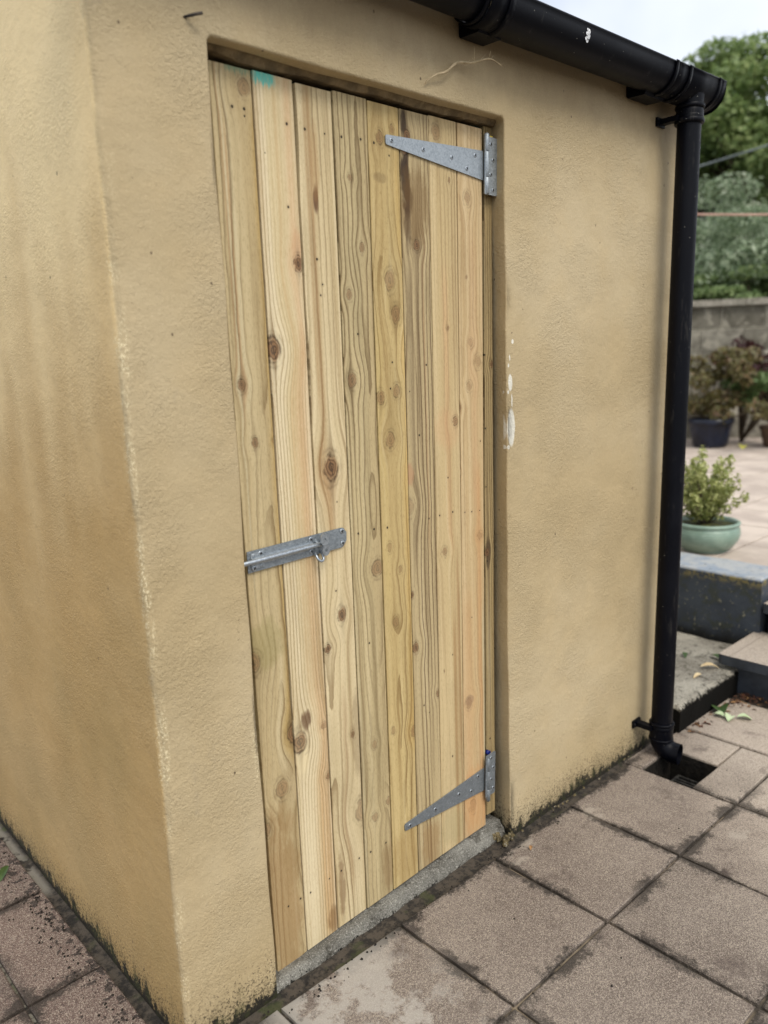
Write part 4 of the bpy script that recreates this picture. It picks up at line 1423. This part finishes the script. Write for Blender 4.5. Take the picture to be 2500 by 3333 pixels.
SOIL = mat_simple('mossy_soil', (40, 36, 24), (84, 86, 40), 30, .95, 90, .006)
mb = MB(); mb.lathe([(re-.013, .130), (.09, .136), (.001, .140)], (*PC, UZ), 30)
mb.build('soil', SOIL, pot, fix=False)
bush = empty('variegated_shrub', (PC[0], PC[1], UZ+.14))
tag(bush, 'small yellow green variegated shrub growing in the pale green pot', 'shrub')
VAR = mat_leaf('variegated_leaf', [(62, 76, 38), (110, 124, 62), (162, 170, 98), (216, 216, 156), (232, 230, 196)], 26, .3)
rg = random.Random(8)
tips = []; cl = []
for k in range(52):
    a = rg.uniform(0, 2*PI); q = rg.uniform(.2, 1)**.6
    h = rg.uniform(.13, .42)*(1-.25*q)
    tx, ty = PC[0]+math.cos(a)*.185*q, PC[1]+math.sin(a)*.185*q
    tips.append((tx, ty, UZ+.13+h))
    for e_ in range(4):
        f = .35+.65*e_/3
        cl.append((PC[0]+(tx-PC[0])*f, PC[1]+(ty-PC[1])*f, UZ+.14+h*f, .022, .022, .030, 1))
stems('stem', (PC[0], PC[1], UZ+.12), tips, .004, BARK, bush)
leaves('foliage', cl, 6200, .021, VAR, bush, .6, seed=3)

# ------------------------------------------------------------------ block wall behind
BW0 = Vector((8.39, 2.53, UZ)); BD = Vector((.65, -.76, 0)).normalized(); BN = Vector((BD.y, -BD.x, 0))
if BN.dot(Vector((CAM[0], CAM[1], 0))-BW0) < 0: BN = -BN
bwall = empty('block_wall', BW0)
tag(bwall, 'weathered grey concrete block garden wall with flat coping below the trees', 'wall')
def mat_block():
    m, b = new_mat('weathered_block')
    v, x, y, z = pos('World')
    oi = S.nt.nodes.new('ShaderNodeObjectInfo'); rd = S(oi.outputs['Random'])
    c = mixc(rd, srgb(104, 100, 88), srgb(176, 170, 155))
    c = mixc(sstep(noise(v, 3.5, 5, .7), .45, .62)*.6, c, srgb(66, 62, 50))
    c = mixc(sstep(noise(v, 9, 4, .7), .54, .62)*.55, c, srgb(168, 162, 146))
    setin(b, 'Base Color', c); setin(b, 'Roughness', .95)
    bump(b, noise(v, 60, 4, .7), .006, 1)
    return m
BLOCK = mat_block()
def obox(mb, along0, along1, d0, d1, z0, z1, mi=0):
    vs = []
    for z in (z0, z1):
        for (a, d) in ((along0, d0), (along1, d0), (along1, d1), (along0, d1)):
            p_ = BW0 + BD*a + BN*d; vs.append((p_.x, p_.y, z))
    mb.add(vs, [(0, 3, 2, 1), (4, 5, 6, 7), (0, 1, 5, 4), (1, 2, 6, 5), (2, 3, 7, 6), (3, 0, 4, 7)], mi)
mb = MB(); obox(mb, -3.2, 3.2, -.20, -.012, UZ-.02, UZ+1.46); mb.build('mortar', mat_simple('wall_mortar', (160, 154, 138), (184, 178, 160), 12, .95, 80, .004), bwall)
rg = random.Random(31)
for r_ in range(6):
    off = (r_ % 2)*.2275
    k = -7
    while k < 7:
        a0 = k*.455+off; z0 = UZ+.01+r_*.242
        mb = MB(); dd = rg.uniform(-.004, .006)
        obox(mb, a0+.007, a0+.448, -.14, dd, z0+.006, z0+.232); mb.build('block', BLOCK, bwall)
        k += 1
CAPM = mat_concrete('coping_stone', (120, 116, 104), (160, 154, 142), 30, .5)
for k in range(-5, 6):
    mb = MB(); obox(mb, k*.6+.004, k*.6+.596, -.24, .06+rg.uniform(-.004, .004), UZ+1.465, UZ+1.53+rg.uniform(-.003, .003)); mb.build('coping', CAPM, bwall)

# dark planters at the foot of the wall
def planter(x, y, r_, h, mat, label):
    p_ = empty('planter', (x, y, UZ)); tag(p_, label, 'planter')
    mb = MB(); mb.lathe([(.001, 0), (r_*.72, 0), (r_*.78, .03), (r_*.94, h*.72), (r_*.95, h*.78), (r_*1.02, h*.80), (r_*1.04, h), (r_*.96, h), (r_*.93, h*.85)], (x, y, UZ), 32)
    mb.build('pot_body', mat, p_, fix=False)
    mb = MB(); mb.lathe([(r_*.94, h*.88), (.001, h*.90)], (x, y, UZ), 24); mb.build('soil', SOIL, p_, fix=False)
    return p_
NAVY = mat_simple('navy_glaze', (10, 14, 28), (22, 30, 50), 6, .3, bd=0)
planter(7.45, 2.42, .22, .30, NAVY, 'dark navy blue glazed planter at the foot of the block wall')
TAN = mat_simple('dark_terracotta', (58, 42, 32), (96, 74, 54), 10, .7)
planter(7.75, 1.86, .17, .22, TAN, 'small brown planter with tan rim near the right edge')
MIX = mat_leaf('bronze_leaf', [(58, 36, 52), (84, 72, 50), (112, 104, 64), (84, 92, 46), (150, 108, 82), (140, 116, 138)], 9, .3)
hs = empty('bronze_shrub', (7.45, 2.42, UZ+.26)); tag(hs, 'bronze and purple leaved shrub spilling from the navy planter', 'shrub')
rg = random.Random(5)
cl = [(7.45+rg.gauss(0, .24), 2.40+rg.gauss(0, .34), UZ+.36+rg.random()*.60, .12, .12, .10, 1) for _ in range(30)]
leaves('foliage', cl, 3800, .06, MIX, hs, .6, seed=9)
stems('stem', (7.45, 2.42, UZ+.25), [c[:3] for c in cl[:14]], .010, BARK, hs)
DKR = mat_leaf('dark_maroon_leaf', [(40, 22, 24), (64, 34, 34), (92, 54, 50)], 9, .3)
hm = empty('maroon_shrub', (7.98, 2.33, UZ)); tag(hm, 'dark maroon leaved plant against the grey block wall', 'shrub')
cl = [(7.98+rg.gauss(0, .08), 2.33+rg.gauss(0, .08), UZ+.80+rg.random()*.40, .10, .10, .08, .6) for _ in range(8)]+[(8.0+rg.gauss(0, .1), 2.05+rg.gauss(0, .08), UZ+.30+rg.random()*.55, .13, .13, .10, 1) for _ in range(12)]
leaves('foliage', cl, 2200, .055, DKR, hm, .5, seed=10)
stems('stem', (7.98, 2.33, UZ), [c[:3] for c in cl], .012, BARK, hm)
GRN = mat_leaf('fresh_green_leaf', [(52, 74, 40), (84, 108, 58), (116, 138, 84), (150, 160, 120)], 8, .3)
hg = empty('green_shrub', (7.75, 1.86, UZ+.2)); tag(hg, 'loose fresh green plant in the small brown planter', 'shrub')
cl = [(7.80+rg.gauss(0, .16), 1.90+rg.gauss(0, .18), UZ+.38+rg.random()*.42, .10, .10, .09, 1) for _ in range(14)]
leaves('foliage', cl, 1600, .055, GRN, hg, .55, seed=11)
stems('stem', (7.75, 1.86, UZ+.18), [c[:3] for c in cl[:8]], .008, BARK, hg)

# ------------------------------------------------------------------ trees and hedge beyond the wall
def tree(name, label, base, crown, n, size, mat, seed, trunk_r=.12, cat='tree', shape=.5, sub=26, group=None, qs=1.0):
    qs = (26/sub)**.33 if sub > 26 else 1.0
    rt_ = empty(name, base); tag(rt_, label, cat, group)
    r_ = random.Random(seed)
    cl = []
    cx, cy, cz, rx, ry, rz = crown
    for k in range(sub):
        while True:
            d = Vector((r_.uniform(-1, 1), r_.uniform(-1, 1), r_.uniform(-1, 1)))
            if .25 < d.length < 1: break
        q = r_.uniform(.20, .36)
        cl.append((cx+d.x*rx*.82, cy+d.y*ry*.82, cz+d.z*rz*.82, rx*q*qs, ry*q*qs, rz*q*.8*qs, q))
    leaves('crown', cl, n, size, mat, rt_, shape, seed=seed)
    mb = MB()
    b = Vector(base); c = Vector((cx, cy, cz))
    mb.tube([b-Vector((0, 0, .1)), b.lerp(c, .5)+Vector((.1, 0, 0)), c], [trunk_r, trunk_r*.7, trunk_r*.35], 10)
    for q in cl[::2]:
        s_ = b.lerp(c, r_.uniform(.35, .8)); e_ = Vector(q[:3])
        mb.tube([s_, s_.lerp(e_, .5)+Vector((0, 0, .15)), e_], [trunk_r*.35, trunk_r*.22, trunk_r*.06], 6)
    mb.build('trunk', BARK, rt_)
    return rt_
SILV = mat_leaf('silvery_leaf', [(56, 76, 50), (108, 128, 92), (156, 170, 140), (206, 210, 190)], 2.2, .35)
MIDG = mat_leaf('mid_green_leaf', [(52, 72, 38), (98, 120, 66), (144, 162, 102), (190, 200, 142)], 1.6, .42)
DARKG = mat_leaf('dark_green_leaf', [(14, 22, 12), (24, 38, 20), (56, 78, 40)], 2, .12)
OLV = mat_leaf('light_green_leaf', [(64, 86, 46), (100, 124, 74), (140, 160, 104), (182, 194, 142)], 4, .4)
tree('shrub_tree', 'silvery grey green bush leaning over the block wall coping', (9.6, 3.0, 0), (9.7, 3.15, 2.62, 1.5, 1.9, 1.0), 18000, .08, SILV, 3, .07, 'bush', .38, 34)
tree('tree', 'tall bright green broadleaved tree at the top right against the sky', (12.6, 3.4, 0), (12.6, 4.05, 4.70, 2.0, 2.3, 1.45), 30000, .12, MIDG, 4, .16, 'tree', .55, 70)
tree('tree', 'very dark evergreen tree seen as a black gap behind the bright tree', (14.4, 4.0, 0), (14.5, 4.6, 3.2, 3.0, 3.2, 1.8), 16000, .16, DARKG, 5, .2, 'tree', .5, 40)
tree('shrub_tree', 'low light green climbing bush spilling just over the block wall', (8.9, 2.45, 0), (8.85, 2.7, 2.08, .6, 1.2, .26), 6000, .07, OLV, 6, .03, 'bush', .6, 22)
hedge = leaves('hedge', [(15.5, 2+1.3*k, 1.6+.3*math.sin(k), 1.2, 1.2, 1.6, 1) for k in range(-4, 8)], 16000, .18, DARKG, None, .5, seed=12)
tag(hedge, 'dense dark hedge mass closing the garden behind the trees', 'hedge', kind='stuff')

# washing line and cable
LINE = mat_simple('pink_line', (190, 150, 134), (206, 168, 150), 5, .6, bd=0)
mb = MB()
a = Vector((6.0, 2.45, 2.57)); b = Vector((6.05, -1.2, 2.25))
mb.tube([a.lerp(b, t/12)-Vector((0, 0, .10*math.sin(PI*t/12))) for t in range(13)], .009, 6)
wl = mb.build('washing_line', LINE); tag(wl, 'pinkish washing line strung across in front of the silvery bush', 'washing line')
mb = MB()
a = Vector((8.4, 5.2, 3.25)); b = Vector((8.9, -1.2, 4.1))
CABLE = mat_simple('grey_cable', (96, 104, 104), (120, 128, 128), 5, .6, bd=0)
mb.tube([a.lerp(b, t/12)-Vector((0, 0, .12*math.sin(PI*t/12))) for t in range(13)], .012, 6)
wc = mb.build('overhead_cable', CABLE); tag(wc, 'grey overhead cable crossing in front of the tall tree', 'cable')

# ------------------------------------------------------------------ leaves and litter
def leaf_obj(name, loc, size, mat, label, rz, curl=.25, w=.45, seed=0, cat='leaf', group=None):
    mb = MB(); n = 8; vs = []
    r_ = random.Random(seed)
    for k in range(n+1):
        t = k/n; hw = size*w*math.sin(PI*min(1, t*.97+.015))**.8*.5
        z = size*curl*(math.sin(PI*t)*.5)+.001; x = (t-.5)*size
        vs += [(x, -hw, z+hw*.5), (x, 0, z), (x, hw, z+hw*.5+r_.uniform(0, .002))]
    fs = []
    for k in range(n):
        for c in range(2):
            a = k*3+c; fs.append((a, a+3, a+4, a+1))
    mb.add(vs, fs, 0, True)
    o = mb.build(name, mat); o.location = loc; o.rotation_euler = (r_.uniform(-.2, .2), r_.uniform(-.2, .2), rz)
    tag(o, label, cat, group); return o
GL = mat_simple('green_leaf', (46, 66, 30), (66, 88, 44), 20, .5, bd=0)
PL = mat_simple('pale_leaf', (168, 186, 142), (198, 208, 172), 20, .6, bd=0)
BL = mat_simple('dead_leaf', (120, 86, 52), (156, 120, 80), 30, .8, bd=0)
TL = mat_simple('straw_leaf', (178, 156, 118), (200, 182, 144), 30, .8, bd=0)
DL = mat_simple('dark_litter', (34, 26, 20), (84, 56, 40), 60, .9, bd=0)
YL = mat_simple('yellow_leaf', (200, 196, 70), (222, 216, 96), 20, .6, bd=0)
leaf_obj('fallen_leaf', (2.262, -.085, .004), .085, GL, 'green leaf lying on the slabs below the concrete kerb', .6, seed=1, w=.75)
leaf_obj('fallen_leaf', (2.220, -.138, .003), .060, PL, 'pale green leaf nearest the gully, left of its cluster', .2, seed=2, w=.6)
leaf_obj('fallen_leaf', (2.255, -.178, .003), .055, PL, 'pale green leaf furthest right of the cluster', -1.0, seed=3, w=.6)
leaf_obj('fallen_leaf', (2.215, -.100, .006), .045, PL, 'small pale leaf touching the darker green leaf', 1.7, seed=4, w=.6)
leaf_obj('fallen_leaf', (2.40, .030, .109), .080, TL, 'long straw coloured leaf on the concrete kerb beside the step', -.7, seed=5, w=.3)
leaf_obj('fallen_leaf', (2.285, .025, .108), .050, TL, 'short curled straw leaf on the kerb nearer the downpipe', -.2, seed=6, w=.35)
leaf_obj('fallen_leaf', (2.46, .165, .109), .050, GL, 'small dark green leaf further back on the concrete kerb', .5, seed=7, w=.4)
leaf_obj('fallen_leaf', (2.52, .06, .109), .055, GL, 'dark green leaf on the kerb against the step tread', 1.2, seed=8, w=.5)
leaf_obj('fallen_leaf', (7.50, 2.10, UZ+.004), .10, YL, 'yellow leaf on the upper patio before the navy planter', .4, seed=9, w=.8)
leaf_obj('fallen_leaf', (1.045, -.088, .003), .020, BL, 'tiny curled brown leaf on the slab near the door sill', .5, seed=10, w=.5)
leaf_obj('fallen_leaf', (-.085, .905, .004), .060, GL, 'small green weed leaf in the side passage joint', .9, seed=11, w=.35)
rg = random.Random(17)
mb = MB()
for k in range(260):
    if k < 170: x = 2.44+rg.gauss(0, .05); y = -.075-abs(rg.gauss(0, .06)); z = .001+rg.random()*.010
    elif k < 215: x = rg.uniform(1.69, 1.84); y = rg.uniform(-.25, -.10); z = -.150+rg.random()*.01
    else: x = rg.uniform(2.02, 2.40); y = -.062-abs(rg.gauss(0, .02)); z = .002
    s_ = rg.uniform(.004, .013); a = rg.uniform(0, PI); t_ = rg.uniform(-.5, .5)
    c, s2 = math.cos(a)*s_, math.sin(a)*s_
    mb.add([(x-c, y-s2, z), (x+s2*.5, y-c*.5, z+s_*.3+t_*.002), (x+c, y+s2, z+.001), (x-s2*.5, y+c*.5, z+s_*.3)], [(0, 1, 2, 3)], rg.choice([0, 0, 1, 2]))
lt = mb.build('leaf_litter', [DL, BL, mat_simple('rust_litter', (84, 52, 38), (112, 68, 46), 30, .8, bd=0)], fix=False)
tag(lt, 'dark dead leaf litter in the corner at the foot of the steps', 'leaf litter', kind='stuff')
mb = MB()
for k in range(420):
    t = rg.random()
    if k < 260: x = -.045-abs(rg.gauss(0, .035)); y = rg.uniform(.0, 1.3); z = .002
    else: x = rg.uniform(.1, 1.3); y = rg.uniform(-.06, -.02)-abs(rg.gauss(0, .04))*(.3); z = .001
    if k > 385: x = rg.uniform(.3, 2.0); y = rg.uniform(-1.0, -.1); z = .002
    s_ = rg.uniform(.0012, .0042)
    vs = [(x+s_*math.cos(a*PI/2.5)*rg.uniform(.6, 1.2), y+s_*math.sin(a*PI/2.5)*rg.uniform(.6, 1.2), z-.002) for a in range(5)] + [(x, y, z+s_*.8)]
    mb.add(vs, [(a, (a+1) % 5, 5) for a in range(5)])
sg = mb.build('soil_crumbs', mat_simple('black_soil', (22, 19, 16), (44, 38, 30), 60, .95, bd=0), fix=False)
tag(sg, 'black soil crumbs scattered on the paving along the wall foot', 'soil', kind='stuff')

# repeats share a group phrase
for o in bpy.data.objects:
    if o.parent is None and o.name.split('.')[0] == 'fallen_leaf':
        o['group'] = 'fallen leaves lying on the paving and kerb'
    if o.parent is None and o.name.split('.')[0] == 'planter':
        o['group'] = 'planters at the foot of the block wall'
